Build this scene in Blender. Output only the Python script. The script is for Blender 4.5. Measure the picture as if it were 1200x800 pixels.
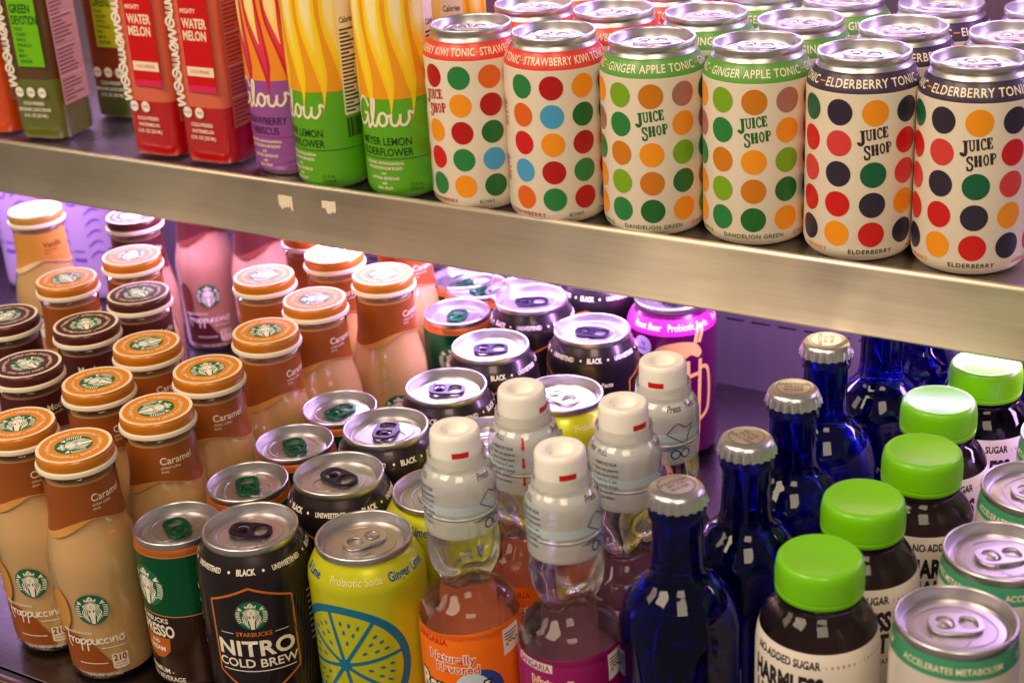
import bpy, bmesh, math, random
import numpy as np
from mathutils import Matrix, Vector
random.seed(7)
for o in list(bpy.data.objects): bpy.data.objects.remove(o)
scene = bpy.context.scene
COL = scene.collection
MM = 0.001

# ------------------------------------------------------------------ camera
YAW, PITCH, ROLL = math.radians(31.71), math.radians(24.21), math.radians(-3.506)
cd = bpy.data.cameras.new('camera'); cam = bpy.data.objects.new('camera', cd); COL.objects.link(cam)
_f = Vector((-math.sin(YAW)*math.cos(PITCH), math.cos(YAW)*math.cos(PITCH), -math.sin(PITCH)))
_r = Vector((math.cos(YAW), math.sin(YAW), 0)); _u = _r.cross(_f)
_r2 = _r*math.cos(ROLL)+_u*math.sin(ROLL); _u2 = -_r*math.sin(ROLL)+_u*math.cos(ROLL)
M = Matrix((( _r2.x,_u2.x,-_f.x,0.5492),(_r2.y,_u2.y,-_f.y,-0.8523),(_r2.z,_u2.z,-_f.z,0.3507),(0,0,0,1)))
cam.matrix_world = M
cd.sensor_width = 36; cd.lens = 54.93; cd.clip_start = 0.02; cd.clip_end = 50
cd.dof.use_dof = True; cd.dof.focus_distance = 0.93; cd.dof.aperture_fstop = 10.5
scene.camera = cam

# ------------------------------------------------------------------ world + lamps
w = bpy.data.worlds.new('World'); scene.world = w; w.use_nodes = True
bg = w.node_tree.nodes['Background']; bg.inputs[0].default_value = (1.0, 0.84, 0.66, 1); bg.inputs[1].default_value = 0.20
def area(name, loc, aim, sx, sy, watts, color, spread=None):
    l = bpy.data.lights.new(name, 'AREA'); l.shape = 'RECTANGLE'; l.size = sx; l.size_y = sy
    l.energy = watts; l.color = color
    if spread: l.spread = math.radians(spread)
    o = bpy.data.objects.new(name, l); COL.objects.link(o); o.location = loc
    d = Vector(aim)-Vector(loc); o.rotation_euler = d.to_track_quat('-Z', 'Y').to_euler()
    return o
WARM = (1.0, 0.80, 0.57)
# store ceiling panels in front of the cooler
area('ceiling_lamp', (-0.50, -1.45, 1.65), (0.1, -0.1, 0), 0.85, 1.0, 34, WARM)
area('ceiling_lamp', (-2.1, -1.45, 1.8), (-0.2, -0.1, 0), 0.8, 1.0, 15, WARM)
area('ceiling_lamp', (1.25, -1.75, 1.85), (0.2, -0.1, 0), 0.9, 1.0, 26, WARM)
# LED strips of the cooler, under the shelves
PINK = (0.72, 0.45, 1.0)
area('shelf_led_strip', (-0.15, 0.075, -0.012), (-0.15, 0.09, -0.4), 1.5, 0.045, 10, PINK)
area('shelf_led_strip', (-0.05, 0.195, 0.205), (-0.05, 0.02, 0.08), 1.6, 0.04, 3.6, PINK)

scene.view_settings.view_transform = 'Standard'; scene.view_settings.look = 'None'
scene.view_settings.gamma = 1; scene.view_settings.exposure = 0.0; scene.view_settings.use_curve_mapping = False
scene.render.engine = 'CYCLES'
cy = scene.cycles
cy.max_bounces = 14; cy.transmission_bounces = 12; cy.glossy_bounces = 6; cy.diffuse_bounces = 4; cy.transparent_max_bounces = 12
cy.use_denoising = True; cy.sample_clamp_indirect = 15; cy.blur_glossy = 0.5

# ------------------------------------------------------------------ materials
def lin(c):
    return tuple(((v/255)/12.92 if v/255 <= .04045 else ((v/255+.055)/1.055)**2.4) for v in c)
def nodes(m): return m.node_tree.nodes, m.node_tree.links
def mat(name, rgb, rough=.4, metal=0., coat=0., trans=0., ior=1.45, bump=0., bscale=300., rvar=0., sss=0., cvar=0., aniso=0.):
    m = bpy.data.materials.new(name); m.use_nodes = True
    n, l = nodes(m); b = n['Principled BSDF']
    c = (*lin(rgb), 1)
    b.inputs['Base Color'].default_value = c; b.inputs['Roughness'].default_value = rough
    b.inputs['Metallic'].default_value = metal; b.inputs['Coat Weight'].default_value = coat
    b.inputs['Coat Roughness'].default_value = .025 if coat >= .9 else .06
    b.inputs['Transmission Weight'].default_value = trans; b.inputs['IOR'].default_value = ior
    b.inputs['Anisotropic'].default_value = aniso
    if coat >= .9: b.inputs['Coat IOR'].default_value = 1.62
    if sss:
        b.inputs['Subsurface Weight'].default_value = sss; b.inputs['Subsurface Scale'].default_value = .004
        b.inputs['Subsurface Radius'].default_value = (1, .6, .35)
    if bump or rvar or cvar:
        tc = n.new('ShaderNodeTexCoord'); nz = n.new('ShaderNodeTexNoise'); nz.inputs['Scale'].default_value = bscale
        nz.inputs['Detail'].default_value = 4; l.new(tc.outputs['Object'], nz.inputs['Vector'])
        if bump:
            bp = n.new('ShaderNodeBump'); bp.inputs['Strength'].default_value = bump; bp.inputs['Distance'].default_value = .0005
            l.new(nz.outputs['Fac'], bp.inputs['Height']); l.new(bp.outputs['Normal'], b.inputs['Normal'])
        if rvar:
            mr = n.new('ShaderNodeMapRange'); mr.inputs['To Min'].default_value = max(0.02, rough-rvar); mr.inputs['To Max'].default_value = rough+rvar
            mr.inputs['From Min'].default_value = .3; mr.inputs['From Max'].default_value = .7
            l.new(nz.outputs['Fac'], mr.inputs['Value']); l.new(mr.outputs['Result'], b.inputs['Roughness'])
        if cvar:
            mx = n.new('ShaderNodeMixRGB'); mx.blend_type = 'MULTIPLY'; mx.inputs['Color1'].default_value = c
            mx.inputs['Color2'].default_value = (1-cvar, 1-cvar, 1-cvar, 1); l.new(nz.outputs['Fac'], mx.inputs['Fac']); l.new(mx.outputs['Color'], b.inputs['Base Color'])
    return m
def printmat(name, rough, metal, coat):
    m = mat(name, (255, 255, 255), rough, metal, coat); n, l = nodes(m)
    if coat == 0: n['Principled BSDF'].inputs['Specular IOR Level'].default_value = .28
    a = n.new('ShaderNodeAttribute'); a.attribute_name = 'Col'; l.new(a.outputs['Color'], n['Principled BSDF'].inputs['Base Color'])
    return m
def whiteback(m):                    # printed paper: the reverse side is plain
    n, l = nodes(m); b = n['Principled BSDF']; src = b.inputs['Base Color'].links[0].from_socket
    g = n.new('ShaderNodeNewGeometry'); x = n.new('ShaderNodeMixRGB'); x.inputs['Color2'].default_value = (.72, .70, .70, 1)
    hf = n.new('ShaderNodeMath'); hf.operation = 'MULTIPLY'; hf.inputs[1].default_value = .22; l.new(g.outputs['Backfacing'], hf.inputs[0]); l.new(hf.outputs[0], x.inputs['Fac']); l.new(src, x.inputs['Color1']); l.new(x.outputs[0], b.inputs['Base Color']); return m
def glossclear(name, tint, rough=.02, ior=1.45):           # thin clear plastic / film wall
    m = bpy.data.materials.new(name); m.use_nodes = True; n, l = nodes(m); n.remove(n['Principled BSDF'])
    t = n.new('ShaderNodeBsdfTransparent'); t.inputs[0].default_value = (*tint, 1)
    g = n.new('ShaderNodeBsdfGlossy'); g.inputs['Roughness'].default_value = rough
    f = n.new('ShaderNodeFresnel'); f.inputs[0].default_value = ior
    x = n.new('ShaderNodeMixShader'); ge = n.new('ShaderNodeNewGeometry'); inv = n.new('ShaderNodeMath'); inv.operation = 'SUBTRACT'; inv.inputs[0].default_value = 1; l.new(ge.outputs['Backfacing'], inv.inputs[1])
    mu = n.new('ShaderNodeMath'); mu.operation = 'MULTIPLY'; l.new(f.outputs[0], mu.inputs[0]); l.new(inv.outputs[0], mu.inputs[1])
    l.new(mu.outputs[0], x.inputs[0]); l.new(t.outputs[0], x.inputs[1]); l.new(g.outputs[0], x.inputs[2])
    l.new(x.outputs[0], n['Material Output'].inputs[0]); return m
def steel(name, rgb, rough, aniso, scale=(3, 900, 900), bumps=.04, cvar=.25, large=.12, tx=True, metal=1.0):
    m = mat(name, rgb, rough, metal, aniso=aniso); n, l = nodes(m); b = n['Principled BSDF']
    tc = n.new('ShaderNodeTexCoord'); mp = n.new('ShaderNodeMapping'); mp.inputs['Scale'].default_value = scale
    nz = n.new('ShaderNodeTexNoise'); nz.inputs['Scale'].default_value = 1.0; nz.inputs['Detail'].default_value = 5
    l.new(tc.outputs['Object'], mp.inputs[0]); l.new(mp.outputs[0], nz.inputs['Vector'])
    n2 = n.new('ShaderNodeTexNoise'); n2.inputs['Scale'].default_value = 9; n2.inputs['Detail'].default_value = 6; l.new(tc.outputs['Object'], n2.inputs['Vector'])
    mr = n.new('ShaderNodeMapRange'); mr.inputs['From Min'].default_value = .3; mr.inputs['From Max'].default_value = .7
    mr.inputs['To Min'].default_value = rough-large; mr.inputs['To Max'].default_value = rough+large
    l.new(n2.outputs['Fac'], mr.inputs['Value']); l.new(mr.outputs[0], b.inputs['Roughness'])
    mx = n.new('ShaderNodeMixRGB'); mx.blend_type = 'MULTIPLY'; mx.inputs['Color1'].default_value = (*lin(rgb), 1); mx.inputs['Color2'].default_value = (1-cvar,)*3+(1,)
    l.new(nz.outputs['Fac'], mx.inputs['Fac']); l.new(mx.outputs[0], b.inputs['Base Color'])
    mp2 = n.new('ShaderNodeMapping'); mp2.inputs['Scale'].default_value = (scale[0]*2.5, 60, scale[2]*.09); n3 = n.new('ShaderNodeTexNoise'); n3.inputs['Scale'].default_value = 1; n3.inputs['Detail'].default_value = 8; n3.inputs['Roughness'].default_value = .7
    l.new(tc.outputs['Object'], mp2.inputs[0]); l.new(mp2.outputs[0], n3.inputs['Vector'])
    rp = n.new('ShaderNodeMapRange'); rp.inputs['From Min'].default_value = .42; rp.inputs['From Max'].default_value = .75; l.new(n3.outputs['Fac'], rp.inputs['Value'])
    m3 = n.new('ShaderNodeMixRGB'); m3.blend_type = 'MULTIPLY'; m3.inputs['Color2'].default_value = (.84, .83, .82, 1); l.new(rp.outputs[0], m3.inputs['Fac']); l.new(mx.outputs[0], m3.inputs['Color1']); l.new(m3.outputs[0], b.inputs['Base Color'])
    bp = n.new('ShaderNodeBump'); bp.inputs['Strength'].default_value = bumps; bp.inputs['Distance'].default_value = .0004
    l.new(nz.outputs['Fac'], bp.inputs['Height']); l.new(bp.outputs[0], b.inputs['Normal'])
    tg = n.new('ShaderNodeCombineXYZ'); tg.inputs[0 if tx else 2].default_value = 1; l.new(tg.outputs[0], b.inputs['Tangent'])
    return m
def clearer(m, tint, fac):          # thin walls let part of the light straight through
    n, l = nodes(m); o = n['Material Output']; b = n['Principled BSDF']
    t = n.new('ShaderNodeBsdfTransparent'); t.inputs[0].default_value = (*tint, 1); x = n.new('ShaderNodeMixShader'); x.inputs[0].default_value = fac
    l.new(b.outputs[0], x.inputs[1]); l.new(t.outputs[0], x.inputs[2]); l.new(x.outputs[0], o.inputs[0]); return m
MT = {
 'alu': mat('aluminium_lid', (202, 198, 202), .33, .95, rvar=.06, bscale=45),
 'alu_neck': mat('aluminium_neck', (200, 197, 196), .33, .95),
 'cream': mat('cream_can_paint', (233, 220, 200), .38, 0, .15, cvar=.06, bscale=60),
 'print': printmat('label_ink', .42, 0, .15),
 'printgloss': printmat('glossy_label_ink', .42, 0, .12),
 'paperlabel': whiteback(printmat('paper_label_ink', .42, 0, .15)),
 'printcap': printmat('cap_ink', .55, 0, 0),
 'printmetal': printmat('metallic_label_ink', .3, .55, .3),
 'tab_green': mat('green_tab', (10, 104, 62), .3, .75), 'tab_black': mat('black_tab', (44, 34, 58), .32, .7),
 'tab_silver': mat('silver_tab', (212, 210, 212), .3, .95),
 'caramel': mat('caramel_coffee', (210, 168, 112), .28, 0, 1.0, sss=.25), 'mocha': mat('mocha_coffee', (180, 132, 108), .3, 0, 1.0, sss=.2),
 'vanilla': mat('vanilla_coffee', (214, 172, 116), .3, 0, 1.0, sss=.25),
 'glass': mat('clear_glass', (250, 250, 248), .02, 0, 0, 1.0, 1.45), 'glassbase': glossclear('glass_wall', (.97, .965, .955), .015, 1.6),
 'heel': mat('glass_heel', (236, 210, 168), .04, 0, .5, .75, 1.45),
 'cap_white': mat('white_cap_liner', (238, 226, 204), .35, 0, .2),
 'cap_orange': mat('orange_cap_paint', (204, 122, 22), .33, .15, .4), 'cap_maroon': mat('maroon_cap_paint', (84, 32, 30), .33, .1, .4), 'cap_tan': mat('tan_cap_paint', (196, 150, 70), .33, .15, .4),
 'nitro': mat('black_can_paint', (58, 48, 54), .3, .8, .35),
 'brown': mat('dark_brown_can_paint', (66, 40, 26), .3, .6, .3), 'green_foil': mat('green_foil_paint', (6, 106, 62), .26, .7, .3), 'orange_foil': mat('orange_foil_ring', (214, 112, 40), .3, .6, .3),
 'lime': mat('lime_can_paint', (203, 204, 26), .3, .25, .45), 'root': mat('plum_can_paint', (104, 16, 84), .26, .5, .5),
 'celsius': mat('white_can_paint', (226, 218, 208), .34, .2, .3), 'cel_green': mat('green_can_band', (74, 164, 124), .3, .3, .3),
 'glowy': mat('glow_can_paint', (96, 176, 30), .36, .1, .25), 'glowp': mat('purple_can_paint', (156, 86, 170), .36, .1, .25),
 'blue_glass': clearer(mat('cobalt_glass', (9, 13, 145), .012, 0, 0, 1.0, 1.40), (.03, .045, .62), .1),
 'crown': mat('crown_cap_metal', (214, 212, 214), .28, .95),
 'lid_green': mat('lime_plastic_cap', (116, 196, 6), .36, 0, .15, sss=.12, bump=.06, bscale=250, rvar=.06),
 'coconut': clearer(mat('coconut_water', (160, 142, 150), .015, 0, 0, 1.0, 1.36), (.6, .5, .54), .15), 'label_white': mat('white_paper_label', (232, 222, 212), .5, 0, .1),
 'ram_cap': mat('white_plastic_plunger', (246, 243, 238), .32, 0, .25, sss=.3), 'film': clearer(mat('milky_shrink_film', (222, 224, 224), .1, 0, .9, bump=1.0, bscale=110), (.93, .94, .95), .42),
 'lab_orange': mat('orange_label', (246, 112, 8), .3, 0, .4), 'lab_magenta': mat('magenta_label', (148, 14, 96), .3, 0, .4),
 'paper': mat('torn_sticker_paper', (236, 226, 204), .7, bump=.3, bscale=900),
 'steel_lip': steel('brushed_steel_lip', (216, 204, 184), .34, .9, large=.06, tx=False), 'steel_plate': steel('steel_shelf_plate', (190, 184, 184), .32, .5),
 'steel_wall': steel('steel_back_wall', (138, 122, 138), .42, .3, (900, 900, 3), metal=.7), 'slot': mat('dark_slot', (14, 12, 16), .6),
 'floor': steel('dark_shelf_floor', (116, 108, 112), .30, .4), 'floor_lip': steel('lower_lip', (120, 100, 78), .4, .4), 'black_rubber': mat('black_rubber', (16, 13, 12), .5),
 'j_green': mat('green_juice', (100, 108, 24), .25, 0, .9), 'j_red': mat('watermelon_juice', (196, 3, 12), .16, 0, .9, sss=.2), 'j_redtop': clearer(mat('watermelon_film', (246, 122, 90), .16, 0, .9, sss=.3), (.85, .36, .25), .15),
 'j_orange': mat('orange_juice', (226, 78, 14), .25, 0, .9, sss=.2), 'j_brown': clearer(mat('brown_juice_film', (112, 78, 30), .25, 0, .9), (.5, .36, .16), .3), 'j_dark': mat('dark_green_juice', (72, 84, 24), .25, 0, 1.0), 'j_rust': clearer(mat('rust_juice_film', (150, 62, 30), .25, 0, 1.0), (.5, .2, .1), .3),
}

# ------------------------------------------------------------------ mesh helpers (all in millimetres)
def mk(name, vs, fs, mats, mi=None, smooth=True, sharp=32, cols=None):
    me = bpy.data.meshes.new(name)
    me.from_pydata([(v[0]*MM, v[1]*MM, v[2]*MM) for v in vs], [], fs)
    for m in mats: me.materials.append(m)
    if mi is not None:
        me.polygons.foreach_set('material_index', mi)
    if cols is not None:
        a = me.color_attributes.new('Col', 'FLOAT_COLOR', 'CORNER'); buf = np.empty(len(me.loops)*4, np.float32)
        k = 0
        for p, c in zip(me.polygons, cols):
            for _ in range(p.loop_total): buf[k:k+4] = (*c, 1); k += 4
        a.data.foreach_set('color', buf)
    if smooth:
        me.polygons.foreach_set('use_smooth', [True]*len(me.polygons)); me.set_sharp_from_angle(angle=math.radians(sharp))
    me.update(); return me
def lathe_data(prof, seg=64, matf=None, shape=None):
    vs, fs, mi, rings = [], [], [], []
    for r, z in prof:
        if r < 1e-6: rings.append([len(vs)]); vs.append((0, 0, z))
        else:
            ring = []
            for k in range(seg):
                t = 2*math.pi*k/seg; rr = shape(r, z, t) if shape else r
                ring.append(len(vs)); vs.append((rr*math.sin(t), -rr*math.cos(t), z))
            rings.append(ring)
    for i in range(len(rings)-1):
        a, b = rings[i], rings[i+1]; zm = (prof[i][1]+prof[i+1][1])/2
        for k in range(seg):
            k2 = (k+1) % seg
            if len(a) == 1 and len(b) == 1: continue
            if len(a) == 1: f = (a[0], b[k2], b[k])
            elif len(b) == 1: f = (a[k], a[k2], b[0])
            else: f = (a[k], a[k2], b[k2], b[k])
            fs.append(f); mi.append(matf(i, zm) if matf else 0)
    return vs, fs, mi
def lathe(name, prof, mats, seg=64, matf=None, shape=None, sharp=32):
    v, f, m = lathe_data(prof, seg, matf, shape); return mk(name, v, f, mats, m, sharp=sharp)
def smooth_prof(pts, n=6):        # Catmull-Rom through (r,z)
    out = []
    P = [pts[0]]+list(pts)+[pts[-1]]
    for i in range(1, len(P)-2):
        p0, p1, p2, p3 = [np.array(q, float) for q in P[i-1:i+3]]
        for k in range(n):
            t = k/n; out.append(tuple(.5*((2*p1)+(-p0+p2)*t+(2*p0-5*p1+4*p2-p3)*t*t+(-p0+3*p1-3*p2+p3)*t**3)))
    out.append(tuple(map(float, pts[-1]))); return [(max(0., a), b) for a, b in out]
def tube_data(pts, r, closed=False, seg=6):
    vs, fs = [], []; n = len(pts); P = [Vector(p) for p in pts]
    for i in range(n):
        if closed: d = P[(i+1) % n]-P[i-1]
        else: d = P[min(i+1, n-1)]-P[max(i-1, 0)]
        d.normalize(); a = d.cross(Vector((0, 0, 1)));
        if a.length < 1e-4: a = Vector((1, 0, 0))
        a.normalize(); b = a.cross(d)
        for k in range(seg):
            t = 2*math.pi*k/seg; q = P[i]+a*(r*math.cos(t))+b*(r*math.sin(t)); vs.append(tuple(q))
    for i in range(n if closed else n-1):
        j = (i+1) % n
        for k in range(seg): k2 = (k+1) % seg; fs.append((i*seg+k, i*seg+k2, j*seg+k2, j*seg+k))
    return vs, fs
def joind(*ds):
    V, F = [], []
    for v, f in ds:
        o = len(V); V += list(v); F += [tuple(i+o for i in q) for q in f]
    return V, F
def box_data(x0, x1, y0, y1, z0, z1):
    v = [(x, y, z) for z in (z0, z1) for y in (y0, y1) for x in (x0, x1)]
    return v, [(0, 2, 3, 1), (4, 5, 7, 6), (0, 1, 5, 4), (2, 6, 7, 3), (0, 4, 6, 2), (1, 3, 7, 5)]
def bevel_mesh(name, vs, fs, mats, width, seg=3):
    bm = bmesh.new(); V = [bm.verts.new((a*MM, b*MM, c*MM)) for a, b, c in vs]
    for f in fs: bm.faces.new([V[i] for i in f])
    bm.normal_update(); bmesh.ops.bevel(bm, geom=bm.edges[:], offset=width*MM, segments=seg, affect='EDGES', profile=.5)
    me = bpy.data.meshes.new(name); bm.to_mesh(me); bm.free()
    for m in mats: me.materials.append(m)
    me.polygons.foreach_set('use_smooth', [True]*len(me.polygons)); me.set_sharp_from_angle(angle=math.radians(40)); return me

# ---- flat artwork: (verts2d, faces, colour, height)
_tc = {}
def _curve_mesh(cu):
    o = bpy.data.objects.new('tmp', cu); me = bpy.data.meshes.new_from_object(o)
    vs = [(v.co.x, v.co.y, v.co.z) for v in me.vertices]; fs = [tuple(p.vertices) for p in me.polygons]
    bpy.data.meshes.remove(me); bpy.data.objects.remove(o); bpy.data.curves.remove(cu); return vs, fs
def text2d(s, bold=0., spacing=1., shear=0.):
    key = (s, bold, spacing, shear)
    if key not in _tc:
        cu = bpy.data.curves.new('t', 'FONT'); cu.body = s; cu.size = 1; cu.resolution_u = 3; cu.offset = bold
        cu.space_character = spacing; cu.shear = shear; cu.fill_mode = 'FRONT'
        vs, fs = _curve_mesh(cu)
        a = np.array([v[:2] for v in vs]) if vs else np.zeros((1, 2)); _tc[key] = (a, fs)
    return _tc[key]
CAPH = float(np.ptp(text2d('H')[0][:, 1]))
class Art:
    def __init__(s): s.items = []
    def poly(s, pts, c, h=0): s.items.append((np.array(pts, float), [tuple(range(len(pts)))], c, h)); return s
    def raw(s, v, f, c, h=0): s.items.append((np.array(v, float), f, c, h)); return s
    def disc(s, x, y, rx, c, h=0, ry=None, n=28, rot=0.):
        ry = ry or rx; ca, sa = math.cos(rot), math.sin(rot); p = []
        for k in range(n):
            t = 2*math.pi*k/n; a, b = rx*math.cos(t), ry*math.sin(t); p.append((x+a*ca-b*sa, y+a*sa+b*ca))
        return s.poly(p, c, h)
    def ring(s, x, y, r0, r1, c, h=0, n=36, a0=0., a1=2*math.pi):
        v, f = [], []
        for k in range(n+1):
            t = a0+(a1-a0)*k/n; v += [(x+r0*math.cos(t), y+r0*math.sin(t)), (x+r1*math.cos(t), y+r1*math.sin(t))]
        for k in range(n): f.append((2*k, 2*k+1, 2*k+3, 2*k+2))
        return s.raw(v, f, c, h)
    def rect(s, x0, y0, x1, y1, c, h=0): return s.poly([(x0, y0), (x1, y0), (x1, y1), (x0, y1)], c, h)
    def text(s, t, cap, x, y, c, h=1, sx=1., bold=0., al='C', rot=0., spacing=1., shear=0.):
        a, f = text2d(t, bold, spacing, shear)
        if not len(f): return s
        k = cap/CAPH; a = a*np.array([k*sx, k]); w0, w1 = a[:, 0].min(), a[:, 0].max()
        off = {'C': -(w0+w1)/2, 'L': -w0, 'R': -w1}[al]; a = a+np.array([off, -cap/2])
        if rot: ca, sa = math.cos(rot), math.sin(rot); a = a@np.array([[ca, sa], [-sa, ca]])
        s.items.append((a+np.array([x, y]), f, c, h)); return s
    def stroke(s, pts, wd, c, h=1, n=4, smooth=True, taper=False):
        P = np.array(smooth_pts(pts, n) if smooth and len(pts) > 2 else pts, float); d = np.gradient(P, axis=0)
        d /= (np.linalg.norm(d, axis=1)[:, None]+1e-9); nrm = np.stack([-d[:, 1], d[:, 0]], 1); m = len(P)
        ww = np.full(m, wd/2.)
        if taper: ww = ww*(.35+.65*np.sin(np.linspace(0, math.pi, m)))
        v = [];
        for k in range(m): v += [tuple(P[k]+nrm[k]*ww[k]), tuple(P[k]-nrm[k]*ww[k])]
        f = [(2*k+1, 2*k+3, 2*k+2, 2*k) for k in range(m-1)]
        s.items.append((np.array(v), f, c, h, 1)); return s
    def add(s, other, sc=1., x=0., y=0., rot=0., dh=0.):
        ca, sa = math.cos(rot), math.sin(rot)
        for it in other.items:
            a = it[0]*sc; a = a@np.array([[ca, sa], [-sa, ca]])+np.array([x, y]); s.items.append((a, it[1], it[2], it[3]+dh)+tuple(it[4:]))
        return s
def smooth_pts(pts, n):
    out = []; P = [pts[0]]+list(pts)+[pts[-1]]
    for i in range(1, len(P)-2):
        p0, p1, p2, p3 = [np.array(q, float) for q in P[i-1:i+3]]
        for k in range(n):
            t = k/n; out.append(.5*((2*p1)+(-p0+p2)*t+(2*p0-5*p1+4*p2-p3)*t*t+(-p0+3*p1-3*p2+p3)*t**3))
    out.append(np.array(pts[-1], float)); return out
def bake(name, art, mp, m, du=2.6, dv=None, eps=.12, step=.05):
    """cut the artwork into narrow strips and lay it on a surface: mp(u, v, lift) -> xyz"""
    V, F, CC = [], [], []
    for idx, it in enumerate(art.items):
        a, faces, c, h = it[:4]
        bm = bmesh.new(); bv = [bm.verts.new((p[0], p[1], 0)) for p in a]
        lifts = None
        for f in faces:
            try: bm.faces.new([bv[i] for i in f])
            except ValueError: pass
        for ax, stp in ((0, du), (1, dv)):
            if not stp: continue
            lo, hi = a[:, ax].min(), a[:, ax].max(); k = math.ceil(lo/stp+1e-6)
            while k*stp < hi-1e-6:
                co = [0, 0, 0]; no = [0, 0, 0]; co[ax] = k*stp; no[ax] = 1
                bmesh.ops.bisect_plane(bm, geom=bm.verts[:]+bm.edges[:]+bm.faces[:], dist=1e-5, plane_co=co, plane_no=no); k += 1
        bm.verts.index_update(); o = len(V); lift = eps+h*step+idx*.0008
        for v in bm.verts: V.append(mp(v.co.x, v.co.y, lift))
        cl = c
        for f in bm.faces:
            ids = [v.index+o for v in f.verts]
            if f.normal.z < 0 or (f.calc_area() > 0 and f.normal.z < 0): ids.reverse()
            F.append(ids); CC.append(cl)
        bm.free()
    return mk(name, V, F, [m], cols=CC, smooth=True, sharp=180)
def cylmap(prof, R0):
    z = np.array([p[1] for p in prof]); r = np.array([p[0] for p in prof]); o = np.argsort(z, kind='stable'); z, r = z[o], r[o]
    def f(u, v, l):
        t = u/R0; rr = float(np.interp(v, z, r))+l; return (rr*math.sin(t), -rr*math.cos(t), v)
    return f
def topmap(z0):
    return lambda u, v, l: (u, v, z0+l)

# ------------------------------------------------------------------ object helpers
def part(name, me, parent, loc=(0, 0, 0), rot=(0, 0, 0), label=None):
    o = bpy.data.objects.new(name, me); COL.objects.link(o); o.parent = parent
    o.location = [v*MM for v in loc]; o.rotation_euler = rot
    if label: o['label'] = label
    return o
def thing(name, label, cat, group, x, y, z, rot=0.):
    o = bpy.data.objects.new(name, None); COL.objects.link(o); o.empty_display_size = .02
    o.location = (x*MM, y*MM, z*MM); o.rotation_euler = (math.radians(random.uniform(-.45, .45)), math.radians(random.uniform(-.45, .45)), math.radians(rot))
    o['label'] = label; o['category'] = cat
    if group: o['group'] = group
    return o
def struct(name, me, parent=None, loc=(0, 0, 0)):
    o = bpy.data.objects.new(name, me); COL.objects.link(o); o.location = [v*MM for v in loc]
    if parent: o.parent = parent
    else: o['kind'] = 'structure'
    return o
FLOOR = -219.0; BACK = 222.0; LIPY = -24.0

# ------------------------------------------------------------------ setting
sh = struct('upper_shelf', bevel_mesh('upper_shelf', *box_data(-950, 800, LIPY+2, BACK, -2, 0), [MT['steel_plate']], .4, 1))
def lip_profile():      # (y, z) outline of the folded front edge, swept along X
    p = [(-19, -1.9), (-19, 3.6), (-19.5, 4.9), (-20.6, 5.6), (-21.8, 5.7), (-22.9, 5.2), (-23.7, 4.2), (-24, 2.8), (-24, -36.6), (-24.5, -37.4), (-24.6, -38.6), (-23.8, -39.5), (-22, -39.8), (-12, -39.8), (-12, -38.3), (-21.5, -38.3), (-22.3, -37.4), (-22.3, -2.2)]
    return p
pr = lip_profile(); xs = [-950, -500, 0, 400, 800]
vs = [(x, y, z) for x in xs for y, z in pr]; n = len(pr); fs = []
for i in range(len(xs)-1):
    for k in range(n): k2 = (k+1) % n; fs.append((i*n+k, i*n+k2, (i+1)*n+k2, (i+1)*n+k))
struct('shelf_lip', mk('shelf_lip', vs, fs, [MT['steel_lip']], sharp=40), sh)
def torn(seed, w_, h_):
    rnd = random.Random(seed); top = [(-w_/2+w_*k/7, h_/2+rnd.uniform(-.3, .3)) for k in range(8)]
    bot = [(w_/2-w_*k/9, -h_/2+rnd.uniform(-1.6, 3.6)) for k in range(10)]
    p = top+bot; m = len(p); v = [(a, 0, b) for a, b in p]+[(a, -.25, b) for a, b in p]
    f = [tuple(range(m-1, -1, -1)), tuple(range(m, 2*m))]+[(k, (k+1) % m, m+(k+1) % m, m+k) for k in range(m)]
    return mk('sticker_scrap', v, [tuple(reversed(q)) for q in f], [MT['paper']], smooth=False)
for i, (x, z) in enumerate(((-146.3, -10.3), (-107.5, -8.6))):
    s = bpy.data.objects.new('sticker_scrap', torn(3+i, 12.5-i*.5, 10.5-i*2)); COL.objects.link(s); s.location = (x*MM, (LIPY-.06)*MM, z*MM)
    s['label'] = ('left torn white sticker scrap on the steel shelf edge', 'right torn white sticker scrap on the steel shelf edge')[i]; s['category'] = 'sticker'; s['group'] = 'torn stickers on the shelf edge'
fl = struct('lower_shelf', bevel_mesh('lower_shelf', *box_data(-950, 900, -330, BACK, FLOOR-3, FLOOR), [MT['floor']], .4, 1))
struct('lower_shelf_lip', bevel_mesh('lower_shelf_lip', *box_data(-950, 900, -345, -338, FLOOR-50, FLOOR+4), [MT['floor_lip']], 1.5, 3), fl)
struct('seal_strip', bevel_mesh('seal_strip', *box_data(-950, 900, -337.5, -330.5, FLOOR-20, FLOOR-1), [MT['black_rubber']], 1, 2), fl)
XS = [97.3+22.1*k for k in range(-24, 14)]; zc, hw_, hh = -160.4, 7.6, 1.3
ds = [box_data(-950, 900, BACK+.5, BACK+2.5, FLOOR-5, zc-hh), box_data(-950, 900, BACK+.5, BACK+2.5, zc+hh, 420)]
edges = [-950]+[e for x in XS for e in (x-hw_, x+hw_)]+[900]
for k in range(0, len(edges), 2): ds.append(box_data(edges[k], edges[k+1], BACK+.5, BACK+2.5, zc-hh, zc+hh))
wv, wf = joind(*ds)
bw = struct('back_wall', mk('back_wall', wv, wf, [MT['steel_wall']], smooth=False))
slot_me = bevel_mesh('slot', *box_data(-8.6, 8.6, 0, 6, -2.2, 2.2), [MT['slot']], .25, 1)
for x in XS: struct('slot', slot_me, bw, (x, BACK+2.6, zc))

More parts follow.
